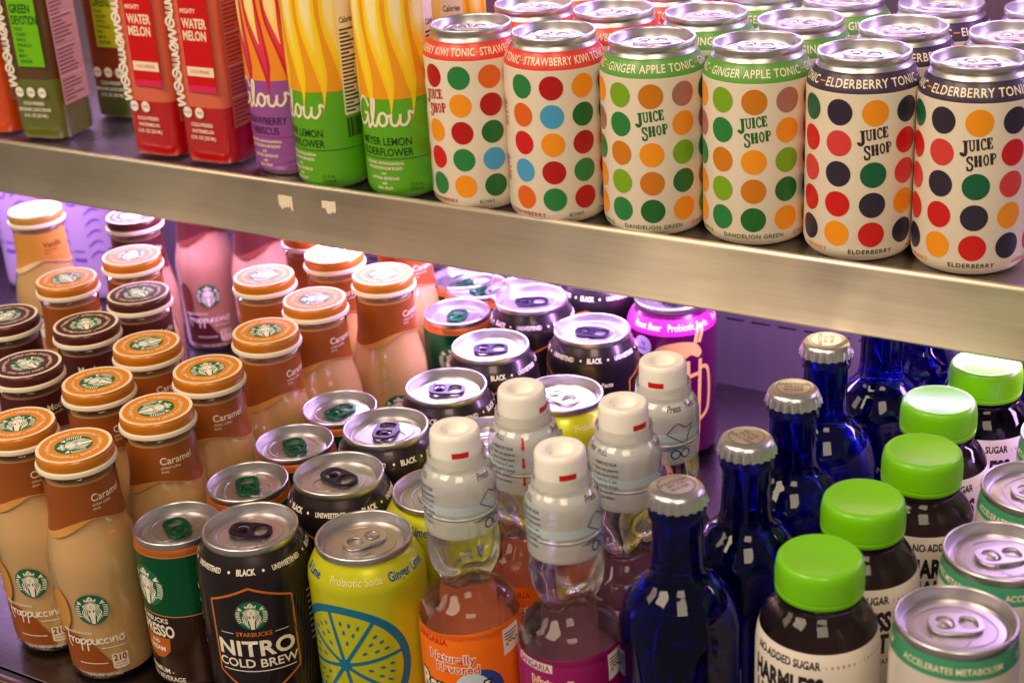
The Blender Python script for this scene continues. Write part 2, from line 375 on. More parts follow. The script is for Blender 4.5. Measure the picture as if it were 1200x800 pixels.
# ------------------------------------------------------------------ can lids and tabs
def lid_prof(R, H):
    return [(R-.9, H-5.2), (R-.25, H-4.0), (R, H-2.8), (R+.05, H-.9), (R-.35, H-.15), (R-.9, H), (R-1.5, H-.35), (R-1.75, H-1.4), (R-2.4, H-5.0), (R-3.1, H-6.5), (R-3.9, H-6.7), (R-4.6, H-6.2), (R-4.9, H-5.2), (R-5.5, H-4.9), (R-9, H-4.85), (0, H-4.85)]
def lid(name, R, H, m='alu'):
    v, f, _ = lathe_data(lid_prof(R, H), 72)
    s = (R-5.5)/21.5
    pts = []
    for k in range(40):
        t = 2*math.pi*k/40; pts.append((8.2*s*math.cos(t)*(1+.0*math.sin(t)), -8.5*s+9.2*s*math.sin(t), H-4.7))
    t1 = tube_data(pts, .32, True)
    pts = []
    for k in range(48):
        t = 2*math.pi*k/48; rr = 17.2*s+1.0*s*math.cos(2*t); wv = 1-.35*max(0, math.sin(t))**2
        pts.append((rr*math.cos(t)*wv, rr*math.sin(t)*.98, H-4.75))
    t2 = tube_data(pts, .38, True)
    v, f = joind((v, f), t1, t2); return mk(name, v, f, [MT[m]], sharp=50)
def stad(rx, ry, cx=0, cy=0, n=32, p=2.6):
    o = []
    for k in range(n):
        t = 2*math.pi*k/n; c, s = math.cos(t), math.sin(t)
        o.append((cx+rx*math.copysign(abs(c)**(2/p), c), cy+ry*math.copysign(abs(s)**(2/p), s)))
    return o
def tab(name, s, m):
    cu = bpy.data.curves.new('tab', 'CURVE'); cu.dimensions = '2D'; cu.fill_mode = 'BOTH'; cu.extrude = .35; cu.bevel_depth = .32; cu.bevel_resolution = 1
    for P in (stad(7.6, 12, p=3), stad(5.5, 4.5, 0, 5.6), stad(5.4, 4.3, 0, -4.9)):
        sp = cu.splines.new('POLY'); sp.points.add(len(P)-1); sp.use_cyclic_u = True
        for q, (a, b) in zip(sp.points, P): q.co = (a*s, b*s, 0, 1)
    d1 = _curve_mesh(cu)
    v, f, _ = lathe_data([(2.9*s, -1.1), (2.9*s, .0), (2.2*s, .2), (2.2*s, .9), (1.6*s, 1.15), (0, 1.15)], 20)
    d2 = ([(a, b-4.6*s, c) for a, b, c in v], f)
    d3 = box_data(-1.5*s, 1.5*s, -9.8*s, -6.2*s, -.25, .35)
    v, f = joind(d1, d2, d3); return mk(name, v, f, [MT[m]], sharp=40)
LID27 = lid('can_lid', 27.2, 122); TAB_S = tab('tab_silver', 1, 'tab_silver'); TAB_B = tab('tab_black', 1, 'tab_black'); TAB_G = tab('tab_green', .95, 'tab_green')
def put_lid(root, me, H, tabme, tabrot):
    l = part('lid', me, root); part('pull_tab', tabme, l, (0, 0, H-3.4), (math.radians(-2), 0, math.radians(tabrot))); return l

# ------------------------------------------------------------------ logo pieces
C_ = {k: lin(v) for k, v in dict(red=(206, 24, 22), dkred=(180, 18, 16), coral=(214, 62, 58), orange=(242, 150, 18), ochre=(205, 122, 18), dkorange=(224, 100, 20), green=(40, 128, 62), dkgreen=(30, 104, 40), forest=(20, 96, 60), lime=(122, 170, 24), mauve=(172, 112, 100), navy=(48, 38, 58), blue=(70, 160, 206), white=(244, 236, 222), cream=(244, 230, 204), black=(26, 22, 24), ink=(52, 34, 40), siren=(10, 104, 66), brown=(150, 70, 20), dkbrown=(70, 34, 24), teal=(10, 110, 150), magenta=(170, 40, 130)).items()}
def siren(fg, bgc):
    a = Art(); a.disc(0, 0, 1, bgc, 0, n=40)
    a.disc(0, .2, .21, fg, 1, .27, n=18)
    for sd in (-1, 1):
        for k in range(4):
            x0 = .19+.1*k; pts = []
            for j in range(9):
                t = j/8; y = .46-.06*k-t*(1.32-.16*k); r = math.sqrt(max(0, .93**2-y*y))
                pts.append((sd*min(r, x0*.9+.10*t+.045*math.sin(t*11+k*.6)), y))
            a.stroke(pts, .05, fg, 1, 2)
        for k in range(7):
            y = .22-.115*k; r = math.sqrt(1-y*y)-.05; a.stroke([(sd*(r-.26), y+.03), (sd*(r-.12), y+.01), (sd*r, y-.05)], .052, fg, 1, 2)
        a.poly([(sd*.5, .34), (sd*.84, .36), (sd*.72, .46), (sd*.76, .6), (sd*.6, .5)][::sd], fg, 1)
        a.disc(sd*.075, .24, .028, bgc, 2, .018, n=8)
    a.stroke([(0, -.05), (.01, -.2)], .13, fg, 1, 2, False); a.poly([(-.2, -.2), (.2, -.2), (.15, -.5), (.1, -.96), (-.1, -.96), (-.15, -.5)][::-1], fg, 1)
    a.poly([(-.3, .5), (.3, .5), (.36, .72), (.18, .62), (.13, .82), (0, .64), (-.13, .82), (-.18, .62), (-.36, .72)], fg, 1)
    a.stroke([(-.27, .535), (0, .56), (.27, .535)], .035, bgc, 2, 2)
    a.disc(0, .8, .075, fg, 1, n=10); a.stroke([(0, .26), (.012, .16)], .025, bgc, 2, 2, False); a.stroke([(-.06, .09), (.06, .09)], .026, bgc, 2, 2, False)
    return a
SIREN = siren(C_['white'], C_['siren']); SIREN_D = siren(C_['white'], C_['siren'])
# slab-serif capitals drawn from strokes (unit height)
def slab():
    T, S = .27, .115
    def stem(x, y0=0., y1=1., w=T): return ('l', [(x, y0), (x, y1)], w)
    def bar(x0, x1, y, w=S): return ('l', [(x0, y), (x1, y)], w)
    L = {}
    L['J'] = (.62, [('s', [(.42, 1), (.42, .35), (.38, .1), (.22, .0), (.06, .08), (.05, .2)], T), bar(.2, .62, .96)])
    L['U'] = (.78, [('s', [(.2, 1), (.2, .4), (.24, .14), (.4, .04), (.55, .14), (.6, .4), (.6, 1)], .16), bar(.04, .36, .96), bar(.47, .74, .96)])
    L['I'] = (.42, [stem(.21), bar(.04, .38, .96), bar(.04, .38, .04)])
    L['C'] = (.68, [('s', [(.58, .76), (.5, .93), (.36, .96), (.2, .8), (.16, .5), (.2, .2), (.36, .04), (.5, .07), (.6, .22)], .17), ('l', [(.59, .66), (.59, 1)], .08)])
    L['E'] = (.64, [stem(.2), bar(.04, .58, .96), bar(.04, .6, .04), bar(.2, .45, .52), ('l', [(.56, 1), (.56, .72)], S), ('l', [(.58, 0), (.58, .3)], S), ('l', [(.45, .4), (.45, .64)], .07)])
    L['S'] = (.62, [('s', [(.5, .74), (.44, .92), (.3, .97), (.15, .88), (.15, .7), (.28, .56), (.44, .44), (.49, .26), (.42, .08), (.27, .03), (.13, .1), (.1, .28)], .16), ('l', [(.52, .68), (.52, 1)], .07), ('l', [(.08, 0), (.08, .32)], .07)])
    L['H'] = (.84, [stem(.2), stem(.62), bar(.2, .62, .5), bar(.04, .36, .96), bar(.04, .36, .04), bar(.47, .78, .96), bar(.47, .78, .04)])
    L['O'] = (.72, [('s', [(.36, .96), (.2, .8), (.15, .5), (.2, .2), (.36, .04), (.52, .2), (.57, .5), (.52, .8), (.36, .96)], .16)])
    L['P'] = (.68, [stem(.2), bar(.04, .36, .04), bar(.04, .2, .96), ('s', [(.2, .95), (.42, .94), (.56, .84), (.56, .62), (.42, .5), (.2, .48)], .13)])
    return L
SLAB = slab()
def slabword(wd, hs, sx, c, base=lambda i, x: 0.):
    a = Art(); x = 0.
    for i, ch in enumerate(wd):
        adv, st = SLAB[ch]; hgt = hs[i]; y0 = base(i, x)
        for kind, pts, wid in st:
            pp = [(x+p[0]*sx*hgt, y0+p[1]*hgt) for p in pts]
            a.stroke(pp, wid*hgt*(.92 if kind == 's' else 1)*min(1, sx*1.1), c, 1, 4, kind == 's')
        x += adv*sx*hgt
    return a, x
def juice_shop(c):
    A = Art()
    a, wd = slabword('JUICE', [8.2, 6.4, 6.4, 6.4, 6.4], .82, c, lambda i, x: (-1.4 if i == 0 else .35)+x*.05); A.add(a, 1, -9.3, 1.2, .09)
    b, wd = slabword('SHOP', [8.2, 6.4, 6.4, 6.4], .86, c, lambda i, x: (-1.8 if i == 0 else 0.)+x*.06); A.add(b, 1, -6.0, -7.4, .09)
    return A

# ------------------------------------------------------------------ dotted juice cans (upper shelf)
JC = [(0, 3.5), (18, 5.5), (22.5, 1.0), (24.2, 0), (25.6, .4), (29.5, 2.4), (32.2, 5.6), (33.1, 9.5), (33.1, 60), (33.1, 102), (32.8, 104.6), (31.9, 107.2), (30.5, 110), (29.1, 112.5), (28.0, 114.3), (27.1, 115.6), (26.6, 116.6), (26.4, 117.5)]
JCOUT = JC[3:]
def juice_body(name, band):
    prof = JC[:10]+[(33.0, 103.6)]+JC[10:15]+[(28.0, 114.31)]+JC[15:]
    return lathe(name, prof, [MT['cream'], band, MT['alu_neck']], 72, lambda i, z: 2 if z > 114.3 or z < .2 else (1 if z > 103.6 else 0))
COLW = 2*math.pi*33.1/10; ROWS = [92.6, 74.2, 55.8, 37.4, 19.2]
def juice_print(name, band_text, bcol, cols, jcol, bottom):
    a = Art()
    for k in range(10):
        u = (k if k <= 5 else k-10)*COLW; cs = cols[k % len(cols)] if not isinstance(cols, dict) else cols.get(k, cols['*'][k % len(cols['*'])])
        for i, cname in enumerate(cs):
            if cname == 'JS': a.add(juice_shop(jcol), 1., u, ROWS[1]); continue
            if cname == 'TXT':
                for q in range(12): a.rect(u-7+random.Random(q).uniform(0, 1.5), ROWS[i]+5-q*1.45, u+6-random.Random(q+50).uniform(0, 5), ROWS[i]+5.8-q*1.45, jcol, 0)
                continue
            if cname: a.disc(u, ROWS[i], 7.75, C_[cname], 0)
    circ = 2*math.pi*33.1
    for k in range(3):
        a.text(band_text, 4.5, k*circ/3-circ/3, 109, C_['cream'], 1, .98*min(1., 16.5/len(band_text)), .014, spacing=1.08); a.rect(k*circ/3-circ/6-2.2, 108.6, k*circ/3-circ/6+2.2, 109.2, C_['orange'], 1)
    ws = bottom; tot = circ/(len(ws)*2)
    for k in range(len(ws)*2):
        t, cn = ws[k % len(ws)]; a.text(t, 2.7, (k-len(ws))*tot, 8.4, C_[cn], 1, min(1.05, tot*.82/(len(t)*2.0)), .012, spacing=1.15)
    return bake(name, a, cylmap(JCOUT, 33.1), MT['print'], dv=3.0)
ELD = {0: ['orange', 'JS', 'forest', 'navy', 'red'], 1: ['navy', 'red', 'coral', 'orange', 'navy'], 2: ['orange', 'coral', 'navy', 'forest', 'red'], 9: ['navy', 'coral', 'navy', 'red', 'orange'], 8: ['forest', 'red', 'coral', 'red', 'navy'], 7: ['orange', 'coral', 'red', 'navy', 'orange'], '*': [['navy', 'orange', 'red', 'forest', 'coral']]}
GIN = {0: ['ochre', 'JS', 'orange', 'ochre', 'dkgreen'], 1: ['mauve', 'orange', 'lime', 'dkgreen', 'orange'], 2: ['dkgreen', 'mauve', 'green', 'mauve', 'lime'], 9: ['lime', 'green', 'ochre', 'lime', 'green'], 8: ['orange', 'mauve', 'green', 'orange', 'orange'], '*': [['green', 'lime', 'ochre', 'orange', 'mauve']]}
STR = {0: ['dkred', 'JS', 'orange', 'red', 'green'], 1: ['green', 'orange', 'dkred', 'green', 'orange'], 2: ['dkorange', 'dkred', 'dkgreen', 'blue', 'dkgreen'], 3: ['red', 'green', 'orange', 'dkred', 'blue'], 4: ['', 'TXT', '', 'TXT', ''], 5: ['green', 'dkorange', 'red', 'blue', 'dkorange'], 6: ['dkred', 'blue', 'orange', 'dkred', 'green'], 7: ['orange', 'dkgreen', 'dkred', 'green', 'dkred'], '*': [['red', 'green', 'orange', 'red', 'blue']]}
JUICE = {}
for key, band, txt, cols, jc, bot in (
  ('eld', mat('elderberry_band', (62, 46, 74), .4, 0, .15), 'ELDERBERRY TONIC', ELD, C_['ink'], [('ELDERBERRY', 'ink'), ('HIBISCUS', 'coral'), ('HONEY', 'orange')]),
  ('gin', mat('apple_band', (92, 158, 62), .4, 0, .15), 'GINGER APPLE TONIC', GIN, C_['dkgreen'], [('DANDELION GREEN', 'dkgreen'), ('GINGER', 'ochre'), ('APPLE', 'lime')]),
  ('str', mat('strawberry_band', (226, 62, 48), .4, 0, .15), 'STRAWBERRY KIWI TONIC', STR, C_['dkred'], [('STRAWBERRY', 'dkred'), ('KIWI', 'green'), ('TRACE MINERALS', 'blue')])):
    JUICE[key] = (juice_body('can_body_'+key, band), juice_print('can_print_'+key, txt, None, cols, jc, bot))
def juice_can(kind, x, y, rot, label, tabrot):
    t = thing('juice_can', label, 'can', 'dotted juice cans on the upper shelf', x, y, .1, rot)
    b, p = JUICE[kind]; bo = part('body', b, t); part('printed_label', p, bo); put_lid(t, LID27, 122, TAB_S, tabrot)
ORD = ['front', 'second', 'third', 'fourth']
NAMEK = {'str': 'cream dotted can with red strawberry band', 'gin': 'cream dotted can with green apple band', 'eld': 'cream dotted can with dark elderberry band'}
rows = [
 [('str', -1, 11, 0-22), ('str', 62, 8, -192), ('gin', 131, 11, 23), ('gin', 197, 19, 19), ('eld', 264, 18, 31), ('eld', 330, 21, 18)],
 [('str', 9, 63+13, 10), ('str', 72, 60+16, 40), ('gin', 134, 84, 60), ('gin', 200, 83, 75), ('eld', 266, 84, 60), ('eld', 333, 87, 30)],
 [('str', 15, 144, 10), ('str', 82, 143, 100), ('gin', 146, 150, 40), ('gin', 205, 149, 80), ('eld', 270, 150, 95), ('eld', 338, 153, 70)],
 [('gin', 214, 214-28+30, 30), ('eld', 281, 217, 80), ('eld', 346, 219, 10)]]
tabs = [[-60, -75, -62, -75, -80, -60], [-75, -85, -58, -80, -80, -80], [-70, -80, -60, -80, -80, -70], [-70, -70, -70]]
SIDE = {0: 'left can of the pair', 1: 'right can of the pair'}
for r, row in enumerate(rows):
    cnt = {}; tot = {k: sum(1 for q in row if q[0] == k) for k in 'str gin eld'.split()}
    for i, (k, x, y, ro) in enumerate(row):
        j = cnt.get(k, 0); cnt[k] = j+1
        lab = NAMEK[k]+', '+ORD[r]+' row'+((', '+SIDE[j]) if tot[k] > 1 else ', only one')
        if y > 185: continue
        juice_can(k, x, y, ro, lab, tabs[r][i]-ro)

# ------------------------------------------------------------------ tall slim "glow" cans
GP = [(r_*.944, z_) for r_, z_ in [(0, 3), (17, 4.5), (20, .6), (21.5, 0), (22.6, .4), (26.2, 3.2), (28.2, 7), (28.6, 11), (28.6, 138), (28.2, 141), (26.6, 146), (25.2, 149.5), (25, 152)]]
LIDG = lid('slim_lid', 25.0, 157)
def glow_print(name, base, mid, top, flame, t1, t2, inkc):
    a = Art(); P = math.pi*27
    a.rect(-P, 72, P, 141, mid, 0)
    w0 = lin((252, 234, 170))
    for k in range(-5, 6):
        x = k*16.4; nest = ((1., top, 0.), (.72, flame, .22), (.62, lin((252, 226, 120)), .5), (.62, w0, .66))
        for sc_, cc_, t0 in nest:
            v = []
            for j in range(27):
                tt = j/26
                if tt < t0: continue
                y = 56+85*tt; dx = 6.2*math.sin(tt*4.3+.6)*(1-.5*tt)-(k*1.2)*(1-tt); wd = (.2+6.4*min(1, tt*1.5)**.85)*sc_*min(1, .08+(tt-t0)*3)
                v += [(x+dx-wd, y), (x+dx+wd, y)]
            a.raw(v, [(2*j, 2*j+1, 2*j+3, 2*j+2) for j in range(len(v)//2-1)], cc_, 1)
    pal = C_['cream']
    G = [[(-13, 66), (-15.5, 71), (-20, 72), (-24.5, 66), (-25.5, 58), (-22, 53), (-17, 55), (-14.5, 61), (-18, 61)], [(-14.5, 61), (-14, 51)],
         [(-14, 51), (-10, 57), (-7.5, 70), (-9.5, 71), (-10.5, 62), (-9.6, 54), (-7, 53)],
         [(-7, 53), (-4.5, 60), (-1.5, 62.5), (1.2, 60), (.8, 55.5), (-2.2, 53.5), (-4.6, 56), (-4, 61)], [(1.2, 60.5), (4, 60.5)],
         [(4.5, 62), (4.2, 55.5), (7.5, 53.8), (10.2, 58), (10.8, 62), (10.4, 55.5), (13.5, 54), (16.6, 58), (16.8, 63), (20, 61.5)]]
    for s in G: a.stroke(s, 1.9, pal, 4, 5)
    a.text(t1, 5.2, -3, 42.5, inkc, 2, .8, .012); a.text(t2, 5.2, -3, 35, inkc, 2, .8, .012)
    for i, s in enumerate(('ORGANIC ASHWAGANDHA', 'AND MUSHROOM BLEND', 'and', 'NATURAL BEVERAGE', 'with', 'REAL FRUIT')):
        a.text(s, 2.0, -5, 27-i*3.6, pal, 2, .82, .02)
    a.text('12 fl oz', 2.2, 18, 11.5, inkc, 2); a.text('(355ml)', 2.2, 18, 8, inkc, 2)
    x0, x1 = 34, 50
    a.rect(x0, 54, x1, 142, C_['cream'], 2)
    a.text('Calories', 4, (x0+x1)/2, 120, C_['black'], 3, .6, .02)
    for q in range(22): a.rect(x0+1.2, 56+q*2.7, x1-1.2-random.Random(q).uniform(0, 7), 56+q*2.7+1.3, C_['black'], 3)
    for q in range(11): a.rect(x0+1+q*1.4, 38, x0+1+q*1.4+random.Random(q).uniform(.4, 1), 52, C_['black'], 3)
    a.ring(75, 100, 8, 10.5, lin((250, 220, 150)), 3); a.disc(75, 100, 8, C_['dkorange'], 3)
    a.rect(-P, 30, P, 30.6, base, 1)
    return bake(name, a, cylmap(GP[3:], 27), MT['print'], dv=6)
GLOW = {'y': (lathe('glow_body', GP, [MT['glowy'], MT['alu_neck']], 64, lambda i, z: 1 if z < 2 or z > 142 else 0), glow_print('glow_print', C_['dkgreen'], lin((238, 158, 24)), lin((250, 208, 20)), lin((252, 216, 40)), 'MEYER LEMON', 'ELDERFLOWER', lin((24, 52, 18)))),
        'p': (lathe('glow_body_purple', GP, [MT['glowp'], MT['alu_neck']], 64, lambda i, z: 1 if z < 2 or z > 142 else 0), glow_print('glow_print_purple', C_['magenta'], lin((240, 150, 40)), lin((204, 26, 60)), lin((222, 64, 84)), 'STRAWBERRY', 'HIBISCUS', lin((60, 22, 66))))}
for k, x, y, ro, lab in (('p', -173, 22, 4, 'tall slim purple and red can beside the watermelon juice bottle'), ('y', -122, 7, -12, 'tall slim yellow-green can between the purple can and another yellow can'),
                         ('y', -62, 9, 12, 'tall slim yellow-green can beside the first dotted can'), ('y', -58, 72, -50, 'tall slim yellow can standing behind the front yellow-green cans'), ('y', -116, 70, 100, 'tall slim yellow can hidden deep behind the yellow-green pair'), ('p', -170, 84, 60, 'tall slim purple can standing behind the front purple can')):
    t = thing('slim_can', lab, 'can', 'tall slim cans on the upper shelf', x, y, .1, ro); b = part('body', GLOW[k][0], t); part('printed_label', GLOW[k][1], b); put_lid(t, LIDG, 157, TAB_S, 30)

# ------------------------------------------------------------------ square juice bottles (upper shelf, left)
def sq(r, z, t):
    c, s = abs(math.cos(t)), abs(math.sin(t)); return r/((c**4.2+s**4.2)**(1/4.2))
SQP = smooth_prof([(0, 4), (16, 3), (18, .5), (20.5, .6), (23.4, 4), (24.4, 10), (24.5, 60), (24.5, 130), (23.5, 142), (20, 158), (15.5, 168), (15, 178)], 4)
SQP_IN = [(0, 5.5)]+[(max(0, r-1.2), z if z > 5 else z+1.4) for r, z in SQP if r > 17 or z > 100]
def flatface(side, half=24.5):
    def f(u, v, l):
        d = half+l
        return (u, -d, v) if side == 0 else (d, u, v)
    return f
def sq_bottle(key, low, up, level, labcol, l1, l2, l3, txtc, script=True):
    body = lathe('square_bottle_'+key, SQP, [MT['glassbase']], 96, None, sq, 50)
    ip = [(0, 5.5)]+[(max(0., r-1.3), max(3.5, z)) for r, z in SQP if r > 19 and z < 150]
    i0 = next(i for i, q in enumerate(ip) if q[1] > level); ip = ip[:i0]+[(23.2, level), (23.2, level+.01)]+ip[i0:]
    liq = lathe('square_juice_'+key, ip, [MT[low], MT[up]], 96, lambda i, z: 0 if z < level+.005 else 1, sq, 50)
    a = Art(); w_ = C_['white']
    a.rect(-7, 63, 19, 150, labcol, 0)
    if l3: a.rect(-6, 70, 18.4, 77, C_['cream'], 1); a.text('COLD-PRESSED', 2.2, 6, 73.5, labcol, 2, .8, .01); a.rect(-7, 58, 19, 63, lin((220, 40, 90)), 0)
    a.text('MIGHTY' if l3 else 'ORGANIC', 3.2, -5.5, 118, txtc, 1, .8, .02, 'L')
    a.text(l1, 6.6, -5.5, 109, txtc, 1, .66, .03, 'L'); a.text(l2, 6.6, -5.5, 100, txtc, 1, .66 if l3 else .5, .03, 'L')
    if not l3:
        for q, s in enumerate(('KALE', 'CELERY', 'APPLE', 'SPINACH', 'PEA', 'MINT', 'GINGER')): a.text(s, 2.5, -4, 93-q*4.3, txtc, 1, .9, .02, 'L')
    lx = -16
    if script:     # vertical hand-lettered script beside the label
        y = 142
        while y > 50:
            k = int((142-y)/11) % 4
            sh_ = [[(-3, 0), (3, -1), (3.4, -5), (-1, -6), (-3.4, -3), (0, -2), (3, -7), (-2, -9)], [(-3, 0), (3, -.5), (2, -3), (-3, -3.5), (3, -4.5), (2, -7), (-3, -7.4), (3, -9)], [(3, 1), (-3, -2), (-3.4, -6), (1, -8), (3.4, -5), (1, -1.5), (-2, -9)], [(-3, 0), (4, -2), (-3, -5), (4, -7.5), (-3, -9)]][k]
            a.stroke([(lx+p[0], y+p[1]) for p in sh_], 1.9, w_, 1, 4); y -= 9.6
    for q in range(3 if not l3 else 2):
        a.disc(-11+q*11, 42, 4.0, w_, 1, 4.2); a.text('ORG' if q else 'NON', 2, -11+q*11, 42, C_['black'] if l3 else lin((70, 60, 20)), 2)
    for q, s in enumerate(('COLD-PRESSED', 'ORGANIC JUICE DRINK' if not l3 else 'WATERMELON', '12 FL OZ (355 ML)')): a.text(s, 2.6, 1, 33-q*5, w_, 1, .78, .02)
    fr = bake('square_print_'+key, a, flatface(0), MT['print'], du=None)
    a = Art(); a.rect(-16, 30, 16, 140, lin((196, 150, 130)) if not l3 else lin((206, 110, 90)), 0)
    for q in range(34): a.rect(-14, 33+q*3.1, 13-random.Random(q).uniform(0, 16), 34.2+q*3.1, lin((96, 60, 44)) if not l3 else lin((150, 40, 34)), 1)
    for q in range(4): a.rect(-15, 52+q*24, 15, 53+q*24, lin((214, 180, 160)), 2)
    sd = bake('square_facts_'+key, a, flatface(1), MT['print'], du=None)
    cap = lathe('square_cap_'+key, [(0, 178.5), (16.6, 178.5), (17, 180), (17, 196), (16, 197.5), (0, 197.5)], [MT['cap_white']], 32)
    return body, liq, fr, sd, cap
SQ = {'green': sq_bottle('green', 'j_green', 'j_brown', 52, lin((112, 190, 10)), 'GREEN', 'DEVOTION', False, lin((14, 70, 20))),
      'red': sq_bottle('red', 'j_red', 'j_redtop', 46, lin((206, 6, 16)), 'WATER', 'MELON', True, C_['cream']),
      'dark': sq_bottle('dark', 'j_dark', 'j_rust', 34, lin((170, 180, 20)), 'CITRUS', 'GREENS', False, lin((14, 70, 20)), False),
      'orange': sq_bottle('orange', 'j_orange', 'j_orange', 60, lin((214, 40, 10)), 'CARROT', 'CITRUS', False, C_['cream'], False)}
for k, x, y, ro, lab in (('orange', -470, 20, 4, 'square bottle of orange-red juice at the far left edge'), ('green', -414, 21, 8, 'square bottle of green juice with bright green label'), ('dark', -396, 90, 6, 'square dark juice bottle with yellow-green label behind the green one'),
                         ('red', -288, 19, 2, 'red watermelon juice bottle, left of the pair'), ('red', -235, 19, 2, 'red watermelon juice bottle, right one beside the purple can')):
    t = thing('juice_bottle', lab, 'bottle', 'square juice bottles on the upper shelf', x, y, .1, ro)
    b, lq, fr, sd, cp = SQ[k]; bo = part('bottle', b, t); part('juice', lq, t); part('front_label', fr, bo); part('facts_label', sd, bo); part('cap', cp, t)

# ------------------------------------------------------------------ coffee drink bottles
FP = smooth_prof([(0, 3.2), (14, 2.6), (20, .4), (23.5, .2), (26.2, 2.2), (27.2, 7), (27.5, 14), (28.1, 40), (28.7, 64), (28.8, 74), (28.2, 82), (26.6, 90), (24.6, 97.5), (23.0, 104), (22.1, 110), (21.6, 118), (21.4, 128), (21.2, 135)], 4)+[(21.2, 135.6), (22.3, 136.2), (22.7, 137.6), (22.3, 138.9), (21.4, 139.6), (21.2, 143), (20, 146), (0, 146)]
FOUT = [p for p in FP if (p[1] < 60 and p[0] > 22) or 60 <= p[1] < 135.5]
FCAP_W = [(21.6, 140.6), (23.2, 140.4), (23.9, 141.0), (24.1, 142.3), (23.7, 143.6), (22.8, 144.0)]
FCAP = [(22.6, 143.8), (22.8, 144.4), (22.8, 147.6), (22.5, 149.3), (21.8, 150.5), (21.0, 151)]
FTOP = [(21.2, 150.9), (20.6, 151.0), (20.1, 150.7), (12.0, 150.6), (0, 150.6)]
CAPW = lathe('cap_skirt', FCAP_W, [MT['cap_white']], 56)
def coffee(key, liq, capm, topc, labc, labc2, name_, txtc):
    body = lathe('coffee_bottle_'+key, FP, [MT['glassbase']], 64, None, None, 40)
    dp = [(0, 5.5)]+[(max(0., r-1.2), max(4.5, z)) for r, z in FP if 2.5 < z < 134 and r > 18]+[(19.8, 134.6), (0, 135)]
    drink = lathe('coffee_drink_'+key, dp, [MT[liq]], 64, None, None, 40)
    cp = lathe('coffee_cap_'+key, FCAP+[(20.9, 151)], [MT[capm]], 56)
    # cap top artwork
    a = Art(); a.ring(0, 0, 20.2, 22.2, C_['cream'], 0, 56); a.disc(0, 0, 20.3, topc, 0, n=48)
    a.add(SIREN, 11.2, 0, 0, 0, 1)
    topflat = bake('coffee_captop_'+key, a, lambda u, v, l: (u, v, 150.95+l), MT['printcap'], du=None, step=.03, eps=.02)
    # ring lettering
    b = Art(); b.text('* Frappuccino * chilled coffee drink ', 2.6, 0, 0, C_['cream'], 3, .92, .01); b.text('* Frappuccino * chilled coffee drink ', 2.6, 50, 0, C_['cream'], 3, .92, .01)
    ringt = bake('coffee_capring_'+key, b, lambda u, v, l: ((15.6+v)*math.sin(u/16.2), (15.6+v)*math.cos(u/16.2), 151.12), MT['printcap'], du=3)
    # neck sleeve + print
    a = Art(); N = 64; P = math.pi*28.8
    v, f, v2 = [], [], []
    for k in range(N+1):
        t = -math.pi+2*math.pi*k/N; u = t*28.8; lo = 107+4.6*math.sin(2*t+.9)+1.6*math.sin(t-.4)
        v += [(u, lo), (u, 134.6)]; v2 += [(u, lo-.2-4.6*max(0, math.sin(2*t+2.3))), (u, lo+.5)]
    f = [(2*k, 2*k+2, 2*k+3, 2*k+1) for k in range(N)]
    a.raw(v, f, labc, 0); a.raw(v2, f, labc2, 1)
    for u0 in (math.radians(56)*28.8, math.radians(-124)*28.8):
        a.text(name_, 4.6, u0-13, 125, txtc, 1, 1.25, .01, 'L')
        a.text('chilled coffee', 1.7, u0-13, 120.4, txtc, 1, 1.25, .0, 'L'); a.text('drink', 1.7, u0-13, 117.8, txtc, 1, 1.2, 0., 'L')
    nk = bake('coffee_neck_'+key, a, cylmap(FOUT, 28.8), MT['printgloss'], dv=4); a = Art()
    # body print: sweep, logo, script, calories
    sw = [(-26, 62), (-21, 66), (-15, 60), (-14, 48), (-17, 40), (-24, 34), (-26, 40)]
    a.poly([tuple(p) for p in smooth_pts(sw+[sw[0]], 5)][:-1], labc2, 0)
    a.poly([(-25, 8), (10, 8), (7, 16), (-2, 29), (-12, 35), (-25, 36)], labc, 0)
    a.add(SIREN, 10.6, 1.5, 54.5, 0, 1)
    w_ = C_['white']; a.text('STARBUCKS', 1.7, -8, 37.2, w_, 2, 1, .01)
    F = [[(-20, 36), (-22, 38), (-15, 36.8)], [(-19, 37), (-20, 28.5), (-18, 25)], [(-21, 32), (-17, 32.4)], [(-17, 33), (-16.6, 29), (-16.2, 32), (-14.2, 33)], [(-11, 32), (-13.6, 32), (-13.8, 29.4), (-11.6, 29.5), (-11, 32.5), (-10.8, 29)], [(-9.6, 33), (-10, 24)], [(-9.8, 31), (-7.6, 33), (-6.6, 31), (-8, 29.2), (-9.8, 30)], [(-5.4, 33), (-5.8, 24)], [(-5.6, 31), (-3.4, 33), (-2.4, 31), (-4, 29.2), (-5.6, 30)], [(-1.6, 33), (-1.6, 29.8), (.4, 29.4), (1.2, 33), (1.4, 29.2)], [(4.6, 32.4), (2.8, 32.6), (2.4, 30), (4.8, 29.4)], [(8, 32.4), (6, 32.6), (5.6, 30), (8, 29.4)], [(9.2, 33), (9.4, 29.4)], [(10.6, 33), (10.7, 29.5), (11.2, 32), (12.8, 33), (13.4, 29.4)], [(16, 33), (14.6, 31.2), (15.6, 29.4), (17.4, 30), (17.4, 32.4), (15.6, 33.2), (18.6, 33.8)]]
    for s in F: a.stroke([(p[0]*1.0, p[1]) for p in s], .95, w_, 2, 4)
    a.rect(3, 25.6, 18, 26.2, w_, 2); a.rect(-14, 14.5, 5, 15.1, w_, 2)
    a.poly([(8, 10.5), (10, 9.6), (15, 9.6), (18, 10.6), (18, 20.5), (8, 20.5)], C_['cream'], 2)
